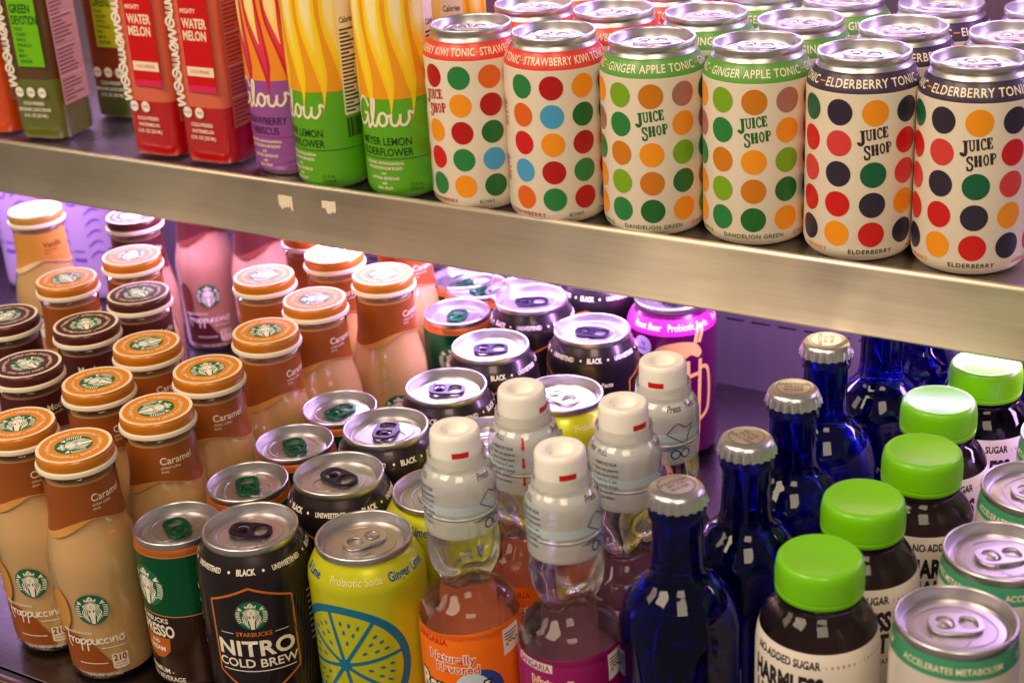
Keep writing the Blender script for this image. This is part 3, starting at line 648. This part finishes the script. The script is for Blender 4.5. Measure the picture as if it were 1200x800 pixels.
    a.text('210', 4.2, 13, 17.6, lin((120, 40, 20)), 3, .9, .03); a.text('CALORIES', 1.3, 13, 13.6, lin((120, 60, 40)), 3, .9); a.text('PER BOTTLE', 1.1, 13, 11.6, lin((120, 60, 40)), 3, .9)
    a.text('9.5 FL OZ (281 mL)', 2.2, 1, 6.2, txtc, 2, .9, .01)
    pr_ = bake('coffee_print_'+key, a, cylmap(FOUT, 28.8), MT['printgloss'], dv=4)
    return body, cp, topflat, ringt, pr_, nk, drink
CO = {'caramel': coffee('caramel', 'caramel', 'cap_orange', lin((218, 136, 30)), lin((150, 76, 22)), lin((206, 146, 72)), 'Caramel', C_['cream']),
      'mocha': coffee('mocha', 'mocha', 'cap_maroon', lin((86, 34, 32)), lin((74, 26, 26)), lin((110, 48, 40)), 'Mocha', C_['cream']),
      'vanilla': coffee('vanilla', 'vanilla', 'cap_tan', lin((206, 164, 96)), lin((214, 148, 66)), lin((240, 206, 160)), 'Vanilla', C_['black'])}
frap = [ # kind, x, y, label rotation, cap rotation, label
 ('caramel', -159, -284, 24, 20, 'caramel coffee bottle at the left edge of the front row'), ('caramel', -105, -290, 29, 115, 'front caramel coffee bottle beside the green and brown slim can'),
 ('caramel', -93, -233, 8, -40, 'caramel coffee bottle directly behind the front caramel bottle'), ('caramel', -101, -175, 10, 40, 'caramel coffee bottle, third back in the column beside the slim cans'),
 ('caramel', -106, -111, 40, 5, 'caramel coffee bottle, fourth back in the column beside the slim cans'), ('caramel', -108, -52, 30, 100, 'caramel coffee bottle, fifth back in the column beside the slim cans'),
 ('caramel', -170, -31, 60, 60, 'caramel coffee bottle just right of the shadowed mocha bottle with logo'), ('caramel', -90, 6, 40, 80, 'rightmost caramel coffee bottle, beside the dark cans at the back'),
 ('caramel', -149, 29, 10, 10, 'caramel coffee bottle close under the shelf edge, left of the rightmost one'), ('caramel', -196, 60, 10, 50, 'caramel coffee bottle mostly hidden under the shelf edge'),
 ('caramel', -155, -220, 30, 70, 'caramel coffee bottle between the front caramel and a dark mocha'), ('caramel', -166, -161, 20, 130, 'caramel coffee bottle left of the third one beside the slim cans'),
 ('mocha', -232, -153, -10, 60, 'mocha coffee bottle with dark maroon cap and readable neck text'), ('mocha', -235, -94, 40, 30, 'mocha coffee bottle behind the other maroon caps, right of an orange cap'),
 ('mocha', -220, -219, 40, 40, 'mocha coffee bottle at the left edge, nearer of two'), ('mocha', -296, -166, 10, 0, 'mocha coffee bottle at the left edge, farther of two'),
 ('caramel', -309, -94, 50, 20, 'caramel coffee bottle in front of the vanilla bottle'), ('caramel', -297, -36, 15, 15, 'caramel coffee bottle in front of the pale mocha bottle with logo'),
 ('mocha', -360, 35, 30, 30, 'mocha coffee bottle whose maroon cap touches the shelf edge'), ('vanilla', -454, 14, 22, 25, 'vanilla coffee bottle with tan cap at the far left back'),
 ('caramel', -128, 92, 20, 45, 'caramel coffee bottle deep behind, only its orange neck showing'),
 ('mocha', -368, 122, 34, 0, 'mocha coffee bottle with its round green logo showing, back row'), ('mocha', -300, 118, 50, 20, 'mocha coffee bottle, back row, right of the one with logo'), ]
for k, x, y, ro, cr, lab in frap:
    t = thing('coffee_bottle', lab, 'bottle', 'bottled coffee drinks on the lower shelf', x, y, FLOOR+.1, ro)
    b, cp, tp, rg, p_, nk, dk = CO[k]; part('drink', dk, t); bo = part('bottle', b, t); part('printed_label', p_, bo); part('neck_label', nk, bo)
    c = part('cap', cp, t, (0, 0, 0), (0, 0, math.radians(cr))); part('cap_skirt', CAPW, c); part('cap_emblem', tp, c); part('cap_lettering', rg, c)

# ------------------------------------------------------------------ slim espresso cans
EP = [(0, 3), (15, 4), (18, .6), (19.5, 0), (20.6, .3), (24.2, 3), (26.2, 6.5), (26.5, 10), (26.5, 60), (26.5, 95), (26.2, 97.6), (25.4, 99.2), (24.9, 100.2)]
LIDE = lid('slim_can_lid', 25.6, 104)
EB = lathe('espresso_body', EP[:8]+[(26.5, 55), (26.5, 94.9)]+EP[9:], [MT['brown'], MT['green_foil'], MT['orange_foil'], MT['alu_neck']], 64, lambda i, z: 3 if z < 1 else (0 if z < 55 else (1 if z < 96 else 2)))
a = Art(); w_ = C_['white']
a.rect(-math.pi*26.5, 54.6, math.pi*26.5, 55.2, lin((196, 150, 80)), 0); a.rect(-math.pi*26.5, 95.2, math.pi*26.5, 95.7, lin((196, 150, 80)), 0)
for off in (0, math.pi*26.5):
    a.add(SIREN_D, 13.5, off, 74, 0, 0); a.text('STARBUCKS', 3.2, off, 51.4, w_, 1, 1, .02); a.text('ESPRESSO', 7.6, off, 44, w_, 1, .66, .03)
    a.poly([(off-12, 39), (off+12, 39), (off+11, 30), (off+6, 25), (off, 23.4), (off-6, 25), (off-11, 30)], lin((190, 96, 24)), 0)
    a.text('AND', 2.4, off, 35.5, w_, 1, 1, .02); a.text('CREAM', 3.2, off, 30.8, w_, 1, 1, .03)
    a.text('PREMIUM -', 3.2, off, 15, w_, 1, 1, .02); a.text('COFFEE BEVERAGE', 3.2, off, 9.8, w_, 1, .9, .02)
EPR = bake('espresso_print', a, cylmap(EP[3:], 26.5), MT['print'], dv=6)
esp = [(-48, -275, -14, 20, 'slim green and brown coffee can at the front'), (-41, -217, 90, 5, 'slim green-tabbed coffee can, second in its column'), (-47, -163, 10, 10, 'slim green-tabbed coffee can, third in its column'), (-50, -109, 20, -50, 'slim green-tabbed coffee can, fourth in its column, tab turned sideways'),
       (-63, 61, 25, -20, 'slim green coffee can with orange ring, at the back left of dark cans'), (-96, 125, 10, 10, 'slim coffee can farthest back under the shelf edge'), (-42, 118, 10, 10, 'slim coffee can behind a black can, under the shelf edge'), (-117, 78+2, 40, 30, 'slim coffee can right of the rightmost caramel bottle')]
for x, y, ro, tb, lab in esp:
    if (x, y) == (-117, 80): x, y = -76, 112-0
    t = thing('coffee_can', lab, 'can', 'slim coffee cans on the lower shelf', x, y, FLOOR+.1, ro); b = part('body', EB, t); part('printed_label', EPR, b); put_lid(t, LIDE, 104, TAB_G, tb+40-ro)

# ------------------------------------------------------------------ black cold-brew cans
NP = [(0, 3.5), (18, 5.5), (22.5, 1.0), (24.2, 0), (25.6, .4), (29.5, 2.4), (32.2, 5.6), (33.1, 9.5), (33.1, 98), (32.8, 102), (32.0, 106), (30.6, 110), (28.9, 113.4), (27.2, 116), (26.3, 117.6)]
NB = lathe('coldbrew_body', NP, [MT['nitro'], MT['alu_neck']], 72, lambda i, z: 1 if z < .2 else 0)
a = Art(); og = lin((206, 112, 36)); circ = 2*math.pi*33.1
for off in (0, circ/2):
    P = [(-21, 80), (0, 92), (21, 80), (24, 50), (22, 40), (0, 22), (-22, 40), (-24, 50)]
    P = [(-24.5, 91), (0, 101), (24.5, 91), (24.5, 44), (0, 27), (-24.5, 44)]
    for i in range(6):
        p, q = P[i], P[(i+1) % 6]; a.stroke([(off+p[0], p[1]), (off+(p[0]+q[0])/2, (p[1]+q[1])/2), (off+q[0], q[1])], 1.3, og, 0, 3, False)
    a.add(SIREN_D, 9.4, off, 83.5, 0, 0); a.text('STARBUCKS', 2.6, off, 71, og, 1, 1, .02); a.rect(off-20, 71, off-12, 71.4, w_, 1); a.rect(off+12, 71, off+20, 71.4, w_, 1)
    a.text('NITRO', 9.4, off, 61.5, w_, 1, 1.06, .03, spacing=1.05); a.text('COLD BREW', 5.4, off, 51.6, w_, 1, 1.04, .015); a.rect(off-22, 46, off+22, 46.6, w_, 1)
    for q in range(9):
        pts = [(off+25+q*2.3+1.6*math.sin(y_/7+q*.3), y_) for y_ in range(30, 94, 4)]; a.stroke(pts, .5, lin((78, 62, 58)), 0, 2)
    a.text('Nutrition Facts', 3.2, off+circ/4, 92, C_['cream'], 1, .9, .02)
    for q in range(9): a.rect(off+circ/4-16, 86-q*4, off+circ/4+15-random.Random(q).uniform(0, 12), 87-q*4, lin((190, 180, 170)), 1)
for k in range(4):
    u0 = k*circ/4-circ/2
    a.text('BLACK', 3.1, u0, 110, w_, 1, .8, .03); a.text('UNSWEETENED', 2.7, u0+26, 110, w_, 1, .72, .02)
    a.disc(u0+10.4, 110, .8, w_, 1, n=10); a.disc(u0-10.4, 110, .8, w_, 1, n=10)
NPR = bake('coldbrew_print', a, cylmap(NP[3:], 33.1), MT['print'], dv=3)
nit = [(16, -282, 32, -70, 'black cold-brew can with hexagon emblem, at the front'), (25, -211, -20, -100, 'black cold-brew can, second in its column'), (18, -148, 60, 20, 'black cold-brew can, third in its column, tab turned sideways'), (21, -82, 100, -65, 'black cold-brew can, fourth in its column, beside clear bottles'), (15, -15, 40, -60, 'black cold-brew can, fifth in its column'), (0, 70, 70, -60, 'black cold-brew can far back, under the shelf edge'), (66, 37, -60, -75, 'black can turned to its nutrition panel, beside the plum can'), (50, 138, 10, -70, 'black cold-brew can nearly hidden under the shelf edge')]
for x, y, ro, tb, lab in nit:
    if (x, y) == (50, 138): x, y = 20, 136
    t = thing('cold_brew_can', lab, 'can', 'black cold-brew cans on the lower shelf', x, y, FLOOR+.1, ro); b = part('body', NB, t); part('printed_label', NPR, b); put_lid(t, LID27, 122, TAB_B, tb-ro)

# ------------------------------------------------------------------ probiotic soda cans
LB = lathe('soda_body', JC, [MT['lime'], MT['alu_neck']], 72, lambda i, z: 1 if z < .2 else 0)
a = Art(); tl = C_['teal']; bl = lin((30, 70, 150))
cx, cy_, Rr = -2, 57, 35
def wedge_line(a, off, ang, r0, r1, wd): a.stroke([(off+cx+r0*math.cos(ang), cy_+r0*math.sin(ang)), (off+cx+(r0+r1)/2*math.cos(ang), cy_+(r0+r1)/2*math.sin(ang)), (off+cx+r1*math.cos(ang), cy_+r1*math.sin(ang))], wd, tl, 1, 3, False)
for off in (0, circ/2):
    a.ring(off+cx, cy_, Rr-1.5, Rr+3.4, tl, 0, 56)
    for k in range(8):
        an = math.radians(12+45*k); wedge_line(a, off, an, 0, Rr, 2.2)
        for i, (rr, da) in enumerate(((27, -11), (27, 0), (27, 11), (21.5, -8), (21.5, 7), (15, 0))):
            g = an+math.radians(22.5+da); a.disc(off+cx+rr*math.cos(g), cy_+rr*math.sin(g), 1.6, tl, 1, .85, 10, g)
    a.disc(off+cx, cy_, 4, tl, 1)
for k in range(2):
    u0 = k*circ/2
    a.text('Probiotic Soda', 3.9, u0+9, 110, lin((222, 214, 150)), 1, .95, .01); a.text('Ginger Lime', 4.6, u0+43, 110, bl, 1, .85, .02); a.text('& Lime', 4.6, u0-24, 110, bl, 1, .85, .02)
LPR = bake('soda_print', a, cylmap(JCOUT, 33.1), MT['print'], dv=3)
lime = [(81, -262, 9, 150, 'lime yellow soda can with teal citrus slice at the front'), (91, -201, 100, 140, 'lime yellow soda can directly behind the front one'), (86, -132, 10, 120, 'lime yellow soda can hidden between clear bottles and dark cans'), (95, -62, 56, -100, 'lime yellow soda can farthest back, beside the clear bottles')]
for x, y, ro, tb, lab in lime:
    t = thing('soda_can', lab, 'can', 'probiotic soda cans on the lower shelf', x, y, FLOOR+.1, ro); b = part('body', LB, t); part('printed_label', LPR, b); put_lid(t, LID27, 122, TAB_S, tb-ro)
RB = lathe('rootbeer_body', JC, [MT['root'], MT['alu_neck']], 72, lambda i, z: 1 if z < .2 else 0)
a = Art(); tn = lin((236, 178, 104))
m_ = Art(); a.rect(-circ/2, 103, circ/2, 114, lin((196, 36, 150)), 0)
m_.poly([tuple(p) for p in smooth_pts([(-17, 74), (-13, 82), (0, 86), (12, 84), (17, 77), (14, 73.5), (9, 76), (3, 73), (-4, 74.5), (-10, 73), (-17, 74)], 5)][:-1], tn, 1)
for p in ([(-14, 72), (-10, 8), (-4, 3), (8, 3), (13, 9), (16, 72)], [(-13, 61), (0, 60), (15, 62)], [(-3, 72), (-2, 30), (-2, 12)], [(7, 72), (7, 30), (5, 12)], [(15, 66), (22, 64), (24, 50), (22, 34), (15, 28)], [(12, 84), (14, 92), (16, 95), (18, 93), (15, 84)]): m_.stroke(p, 2.6, tn, 2, 5)
m_.poly([(-10.5, 12), (-4, 3), (8, 3), (13, 10), (8, 18), (0, 12), (-6, 17)], tn, 1)
m_.disc(-24, 82, 6.6, lin((210, 190, 230)), 1); m_.text('3g', 2.8, -24, 84, lin((80, 30, 110)), 2); m_.text('Sugar', 2, -24, 80, lin((80, 30, 110)), 2)
a.add(m_, 1.12, 0, 2)
for s_, x_, cc in (('Root Beer', -24, lin((250, 200, 220))), ('Probiotic Soda', 10, lin((230, 190, 230))), ('Root Beer', 48, lin((250, 200, 220))), ('Probiotic Soda', 84, lin((230, 190, 230)))): a.text(s_, 4.4, x_, 109, cc, 2, .9, .025)
RPR = bake('rootbeer_print', a, cylmap(JCOUT, 33.1), MT['print'], dv=3)
t = thing('soda_can', 'plum purple soda can with a tan mug drawing by the back wall', 'can', 'probiotic soda cans on the lower shelf', 93, 113, FLOOR+.1, 32)
b = part('body', RB, t); part('printed_label', RPR, b); put_lid(t, LID27, 122, TAB_B, 20)

# ------------------------------------------------------------------ marble soda bottles (codd-neck glass)
RP = smooth_prof([(0, 4), (18, 3), (23, .4), (26, 1.6), (27.8, 7), (28, 20), (28, 60), (28, 82), (27.2, 90), (23.9, 97.6), (18.0, 103), (14.6, 107), (14.0, 110.6), (16.4, 116), (19.2, 122), (20, 129), (19.4, 137), (18.2, 143), (17.6, 149), (16.5, 152)], 5)+[(15.5, 186), (0, 186)]
def rdent(r, z, t):
    if 102 < z < 140:
        d = sum(math.exp(-((math.atan2(math.sin(t-q), math.cos(t-q)))/.5)**2) for q in (.5, 2.4, 4.5)); return r*(1-.36*d*math.exp(-((z-119)/8)**2))
    return r
RG = lathe('marble_bottle_glass', RP, [clearer(mat('soda_filled_glass', (250, 250, 248), .012, 0, 0, 1.0, 1.36), (.95, .94, .93), .2)], 64, None, rdent, 60)
RCAP = lathe('plunger_cap', [(13.6, 170), (13.6, 182), (13.3, 196), (12.9, 198), (12, 199), (8.6, 199), (7.4, 198.6), (6.9, 197.4), (6.6, 194), (0, 194)], [MT['ram_cap']], 40)
FILM = smooth_prof([(18.9, 142), (19.6, 143), (19.9, 150), (19.7, 154), (19.1, 155), (19.7, 156), (19.9, 164), (19.8, 170), (18.6, 175), (16, 178.5), (13.9, 180.5)], 4)
RFILM = lathe('neck_film', FILM, [MT['film']], 48)
def ram_print(col, bg2):
    a = Art(); c2 = 2*math.pi*19.9; gr, bb = lin((70, 92, 118)), lin((30, 50, 120))
    a.rect(-c2/2, 157, c2/2, 162, lin((190, 204, 214)), 0)
    for k in range(2):
        u0 = k*c2/2-c2/4
        for i, s_ in enumerate(('1. REMOVE FILM', '2. Take out plunger', '3. Push down hard', '4. Hold for 5 sec', 'until marble drops', 'Keep upright', 'Do not shake')): a.text(s_, 1.7, u0+15, 171-i*3.3, gr, 1, .86, .02)
        a.text('Press', 3.2, u0-9, 176.4, C_['ink'], 1, .9, .01, shear=.3); a.text('Twist', 2.8, u0+3, 176.6, C_['ink'], 1, .9, .01, shear=.2); a.text('PULL', 2.2, u0+13, 176, gr, 1, 1, .02)
        for q in range(4): a.stroke([(u0-18+q*2, 152-q*.4), (u0-12+q*2, 153.2), (u0-8+q*3, 151.6)], .5, gr, 1, 3)
        st = [(u0-14, 162), (u0-8, 168), (u0-3, 165), (u0+2, 166), (u0-1, 160), (u0-3, 155), (u0-8, 158), (u0-14, 162)]; a.stroke(st, .6, bb, 1, 3)
        a.ring(u0-9, 149, 2.2, 3, bb, 1); a.ring(u0-3, 149, 2.2, 3, bb, 1)
        for q in ((0, 1, 2) if k else ()): ua = c2/2-4; a.poly([(ua, 177-q*11), (ua+1.4, 177-q*11), (ua+1.4, 172.4-q*11), (ua+2.1, 172.4-q*11), (ua+.7, 170-q*11), (ua-.7, 172.4-q*11), (ua, 172.4-q*11)][::-1], C_['red'], 1)
    a.rect(-c2/2, 153.6, c2/2, 154.1, gr, 1)
    film = bake('neck_print', a, cylmap(FILM, 19.9), MT['printgloss'], dv=2.5)
    a = Art(); a.rect(2, 187.2, 11, 190.4, C_['red'], 1); a.rect(-34, 187.2, -25, 190.4, C_['red'], 1)
    capp = bake('plunger_print', a, lambda u, v, l: ((13.45+l)*math.sin(u/13.5), -(13.45+l)*math.cos(u/13.5), v), MT['print'], du=1.5)
    P = math.pi*28; a = Art(); N = 60; v = []
    for k in range(N+1): u = -P+2*P*k/N; v += [(u, -8), (u, 75+1.2*math.sin(k/N*6.28*2))]
    a.raw(v, [(2*k, 2*k+2, 2*k+3, 2*k+1) for k in range(N)], col, 0)
    for off in (0, P):
        a.text('SANGARIA', 3.6, off-16, 69.5, lin((190, 30, 10)) if bg2 else C_['cream'], 2, .9, .02)
        if not bg2: a.rect(off-28, 67, off-4, 72, lin((210, 200, 210)), 1); a.text('SANGARIA', 3.4, off-16, 69.5, lin((130, 20, 90)), 3, .9, .02)
        for (s_, yy, xx) in (('Naturally', 60, -3), ('Flavored', 53.6, 0)):
            a.text(s_, 5.2, off+xx, yy, C_['white'], 2, .95, .075); a.text(s_, 5.2, off+xx, yy, lin((214, 50, 20)), 4, .95, .01)
        a.disc(off+13, 38, 13, lin((40, 70, 150)), 1, 15); a.disc(off+8, 40, 10, lin((200, 220, 240)), 2, 11)
        a.text('Ramuné', 10.5, off-4, 40, C_['black'], 3, .9, .1); a.text('Ramuné', 10.5, off-4, 40, C_['white'], 5, .9, .035)
        a.poly([(off+27, 57), (off+40, 59), (off+40, 73.4), (off+27, 73)], lin((240, 228, 220)), 3)
        for q in range(3): a.rect(off+28.2, 69.6-q*1.7, off+39-q*1.5, 70.3-q*1.7, C_['ink'], 4)
        rr = random.Random(9)
        for q in range(5): x0, y0 = off+29+q*2, 61+rr.uniform(0, 3); a.stroke([(x0, y0), (x0+rr.uniform(-.5, 1.6), y0+2), (x0+1.6, y0+rr.uniform(-1, 1))], .5, C_['ink'], 4, 3)
    for q in range(14): a.rect(-P/2-8, 20+q*3.4, -P/2+9-rr.uniform(0, 6), 21.4+q*3.4, C_['cream'], 1)
    a2 = Art(); a2.add(a, 1, 0, 14); a = a2
    lab = bake('marble_label', a, cylmap([(28.1, 0), (28.1, 82), (27.3, 90), (27.2, 91)], 28), MT['paperlabel'], dv=6)
    return film, capp, lab
RA = {'o': ram_print(lin((248, 116, 8)), True), 'm': ram_print(lin((150, 12, 100)), False)}
MARB = lathe('marble', smooth_prof([(0, 110), (5, 112), (8, 118), (5, 124), (0, 126)], 4), [MT['glass']], 24)
ram = [('o', 144, -257, 15, 'clear marble-soda bottle with orange label, front'), ('o', 150, -201, -142, 'clear marble-soda bottle with orange label, behind the front one'), ('m', 204, -252, 17, 'clear marble-soda bottle with magenta label, front'), ('m', 209, -196, 40, 'clear marble-soda bottle with magenta label, second in line'), ('m', 207, -139, -20, 'clear marble-soda bottle farthest back, before the plum can')]
for k, x, y, ro, lab in ram:
    t = thing('marble_soda_bottle', lab, 'bottle', 'marble soda bottles on the lower shelf', x, y, FLOOR+.1, ro)
    g = part('glass', RG, t); part('paper_label', RA[k][2], g); f_ = part('neck_film', RFILM, t); part('film_print', RA[k][0], f_); c = part('plunger_cap', RCAP, t); part('cap_print', RA[k][1], c)

# ------------------------------------------------------------------ cobalt water bottles
BP = smooth_prof([(0, 4), (20, 3), (26, .4), (29.4, 2), (31, 8), (31.4, 20), (31.5, 60), (31.5, 98), (30.8, 108), (27.8, 118), (22.2, 126.5), (16.4, 132.6), (14.0, 138), (13.3, 146), (13, 158), (13, 166)], 5)+[(13, 167), (14.4, 168), (14.6, 171), (13.4, 172.4), (13, 178), (12, 181), (0, 181)]
BB = lathe('cobalt_bottle', BP, [MT['blue_glass']], 64, None, None, 50)
def crown_shape(r, z, t): return r+(.75*math.cos(21*t) if z < 180 else 0)*max(0, min(1, (180.4-z)/4))
CRV = lathe_data([(13.8, 176.0), (15.5, 175.6), (15.1, 177.4), (14.6, 179.4), (14.2, 181.2), (13.2, 182.8), (11.6, 183.8), (8, 184.2), (0, 184.3)], 126, None, crown_shape)
CR = mk('crown_cap', CRV[0], CRV[1], [MT['crown']], sharp=60)
a = Art()
for q in range(3): a.text(('SARATOGA', 'SPRING', 'WATER')[q], 2.4, 0, 3.6-q*3.4, lin((120, 112, 120)), 1, .9, .02)
a.ring(0, 0, 9.2, 9.7, lin((140, 130, 136)), 1)
CRP = bake('crown_print', a, lambda u, v, l: (u, v, 184.25+l), MT['printmetal'], du=None, eps=.02, step=.02)
a = Art(); gl = lin((206, 206, 214))
for off in (0, math.pi*31.5):
    a.text('S', 24, off-2, 66, gl, 1, .8, -.01, shear=.3); a.text('ARATOGA', 7, off+16, 60, gl, 1, .7, .01); a.text('SPRING WATER', 3.4, off+6, 50, gl, 1, 1, .01)
    a.stroke([(off-20, 50), (off-8, 54), (off+4, 52), (off+20, 56)], .7, gl, 1, 4); a.text('SPARKLING', 3.6, off+4, 84, gl, 1, 1, .0)
    a.rect(off+44, 18, off+45, 80, gl, 1); a.text('SPA', 4, off-8, 43, gl, 1, 1); a.rect(off-22, 30, off+20, 30.5, gl, 1)
BPR = bake('cobalt_print', a, cylmap([(p[0], p[1]) for p in BP if p[1] > 3 and p[1] < 130], 31.5), MT['print'], dv=6)
blue = [(262, -239, 20, 40, 'cobalt blue water bottle at the front of its column'), (272, -179, 75, 80, 'cobalt blue water bottle, second in its column'), (273, -113, 10, 10, 'cobalt blue water bottle, third, with a golden cap sheen'), (269, -47, 40, 70, 'cobalt blue water bottle, fourth, cap just under the shelf edge'), (281, 18, 0, 0, 'cobalt blue water bottle behind the fourth, cap hidden by the shelf'), (283, 84, 20, 0, 'cobalt blue water bottle fifth back, only shoulder showing'), (335, 66, 30, 0, 'cobalt blue water bottle behind the farthest green cap')]
for x, y, ro, cr, lab in blue:
    t = thing('water_bottle', lab, 'bottle', 'cobalt water bottles on the lower shelf', x, y, FLOOR+.1, ro); b = part('bottle', BB, t); part('printed_label', BPR, b); c = part('crown_cap', CR, t, (0, 0, 0), (0, 0, math.radians(cr))); part('cap_print', CRP, c)

# ------------------------------------------------------------------ green-capped coconut water
HP = smooth_prof([(0, 3), (20, 2.4), (25, .3), (28.4, 2), (30, 8), (30.4, 20), (30.5, 70), (30.4, 108), (29.6, 117), (27.2, 125), (23.4, 130.6), (20.4, 133.6), (19, 135.4)], 5)+[(19, 136.6), (20.8, 137), (20.8, 138.4), (19, 138.8), (18.6, 152), (0, 152)]
HB = lathe('coconut_bottle', HP, [MT['coconut']], 64, None, None, 50)
HC = lathe('green_cap', [(18.8, 140.2), (20.9, 140.0), (21.4, 140.6), (21.6, 142.6), (21.5, 143.0), (20.9, 143.2), (20.9, 143.5), (21.5, 143.8), (21.5, 144.2), (21.5, 151), (21.2, 154.5), (20.6, 157.2), (19.4, 158.6), (18.2, 158.9), (17.4, 158.6), (0, 158.5)], [MT['lid_green']], 240, None, lambda r, z, t: r+(.13*math.cos(80*t) if 143.9 < z < 151.5 and r > 21 else 0), 50)
def hlabel():
    a = Art(); P = math.pi*30.5; N = 48; v = []
    a.rect(-P, 5, P, 107, C_['white'], 0)
    a = Art(); a.rect(-P, 6, P, 121, lin((234, 224, 214)), 0)
    for off in (0, P):
        a.text('NO ADDED SUGAR', 4.0, off, 115.2, C_['black'], 1, .72, .03); a.text('HARMLESS', 10.5, off, 102.5, C_['black'], 1, .56, .05); a.text('HARVEST', 10.5, off, 89, C_['black'], 1, .6, .05)
        a.text('ORGANIC COCONUT WATER', 3, off, 78, C_['black'], 1, .8, .01)
        for q in range(7): a.stroke([(off+28, 96-q*6), (off+33, 100-q*6), (off+37, 101-q*6)], 1.6, C_['black'], 1, 3, taper=True)
        for q in range(7): a.stroke([(off+45, 96-q*6), (off+41, 100-q*6), (off+37, 101-q*6)], 1.6, C_['black'], 1, 3, taper=True)
    return bake('coconut_label', a, cylmap([p for p in HP if 3 < p[1] < 125], 30.5), MT['paperlabel'], dv=4)
HL = hlabel()
grn = [(332, -231, -12, 'green-capped coconut water bottle nearest the camera'), (333, -170, 12, 'green-capped coconut water bottle, second from the front'), (345, -109, 46, 'green-capped coconut water bottle, third from the front'), (337, -48, 25, 'green-capped coconut water bottle, fourth, partly behind the third'), (349, 12, 9, 'green-capped coconut water bottle farthest back, touching the shelf edge')]
for x, y, ro, lab in grn:
    t = thing('coconut_bottle', lab, 'bottle', 'green-capped bottles on the lower shelf', x, y, FLOOR+.1, ro); b = part('bottle', HB, t); part('wrap_label', HL, b); part('cap', HC, t)

# ------------------------------------------------------------------ white energy cans, right edge
CP = [(0, 3), (17, 4.5), (20, .6), (21.5, 0), (22.6, .4), (26.2, 3.2), (28.2, 7), (28.6, 11), (28.6, 138), (28.4, 143), (27.9, 149), (27.2, 152.6), (26.6, 154.6)]
LIDC = lid('energy_lid', 27.4, 159)
CB = lathe('energy_body', CP[:9]+[(28.4, 145)]+CP[10:], [MT['celsius'], MT['cel_green'], MT['alu_neck']], 64, lambda i, z: 2 if z < .2 else (1 if z > 145 else 0))
a = Art(); c3 = 2*math.pi*28.6
for k in range(3): a.text('ACCELERATES METABOLISM', 3.0, k*c3/3-c3/3+4, 149.2, C_['cream'], 1, .88, .01)
for off in (0, c3/2):
    a.poly([(off-6, 124), (off-4.6, 137), (off-3, 124)], lin((180, 200, 40)), 1); a.text('CELSIUS', 13, off, 84, lin((40, 44, 48)), 1, 1, .03, rot=math.pi/2); a.disc(off, 128, 5, lin((120, 180, 40)), 1, 7, rot=.4); a.text('SPARKLING', 3, off+16, 120, lin((40, 120, 84)), 1)
CPR = bake('energy_print', a, cylmap(CP[3:], 28.6), MT['print'], dv=4)
for x, y, ro, tb, lab in ((406, -257, 5, -62, 'white can with green band nearest the camera, right edge'), (409, -192, 60, -50, 'white can with green band, second, right edge'), (408, -124, 100, -70, 'white can with green band, third, cut by the right edge'), (412, -60, 40, -70, 'white can with green band, fourth, cut by the right edge')):
    t = thing('energy_can', lab, 'can', 'white cans on the lower shelf', x, y, FLOOR+.1, ro); b = part('body', CB, t); part('printed_label', CPR, b); put_lid(t, LIDC, 159, TAB_S, tb-ro)

# ------------------------------------------------------------------ white printed bottles at the back
WP = smooth_prof([(0, 3), (22, 2), (29, .4), (32, 4), (33, 12), (33, 60), (33, 140), (31, 152), (25, 164), (18, 172), (16.5, 178)], 4)+[(16.5, 180)]
WB = lathe('white_bottle', WP, [mat('white_milk_plastic', (150, 132, 156), .4, 0, .2)], 56)
WC = lathe('white_bottle_cap', [(16.2, 180.4), (18, 180.2), (18.2, 182), (18.2, 192), (17.2, 194), (0, 194.2)], [mat('red_plastic_cap', (214, 36, 60), .35, 0, .3)], 40)
a = Art(); vi = lin((96, 60, 140))
for k in range(6):
    u0 = -math.pi*33+k*math.pi*11
    for q in range(9): a.stroke([(u0, 132-q*11), (u0+8, 138-q*11), (u0+15, 136-q*11)], 2.6, vi, 1, 3, taper=True)
    a.ring(u0+24, 104, 5, 7, vi, 1); a.rect(u0+17, 40, u0+31, 44, vi, 1); a.rect(u0+18, 50, u0+30, 52, vi, 1)
WPR = bake('white_bottle_print', a, cylmap([p for p in WP if 3 < p[1] < 178], 33), MT['print'], dv=6)
for x, y, ro, lab in ((-560, 178, 30, 'white bottle with purple print at the back, left of a maroon cap'), (-640, 170, 80, 'white bottle with red cap behind the vanilla coffee bottle'), (402, 96, 10, 'white and purple printed bottle at the right edge, behind green caps')):
    t = thing('white_bottle', lab, 'bottle', 'white printed bottles at the back', x, y, FLOOR+.1, ro); b = part('bottle', WB, t); part('printed_label', WPR, b); part('cap', WC, t)
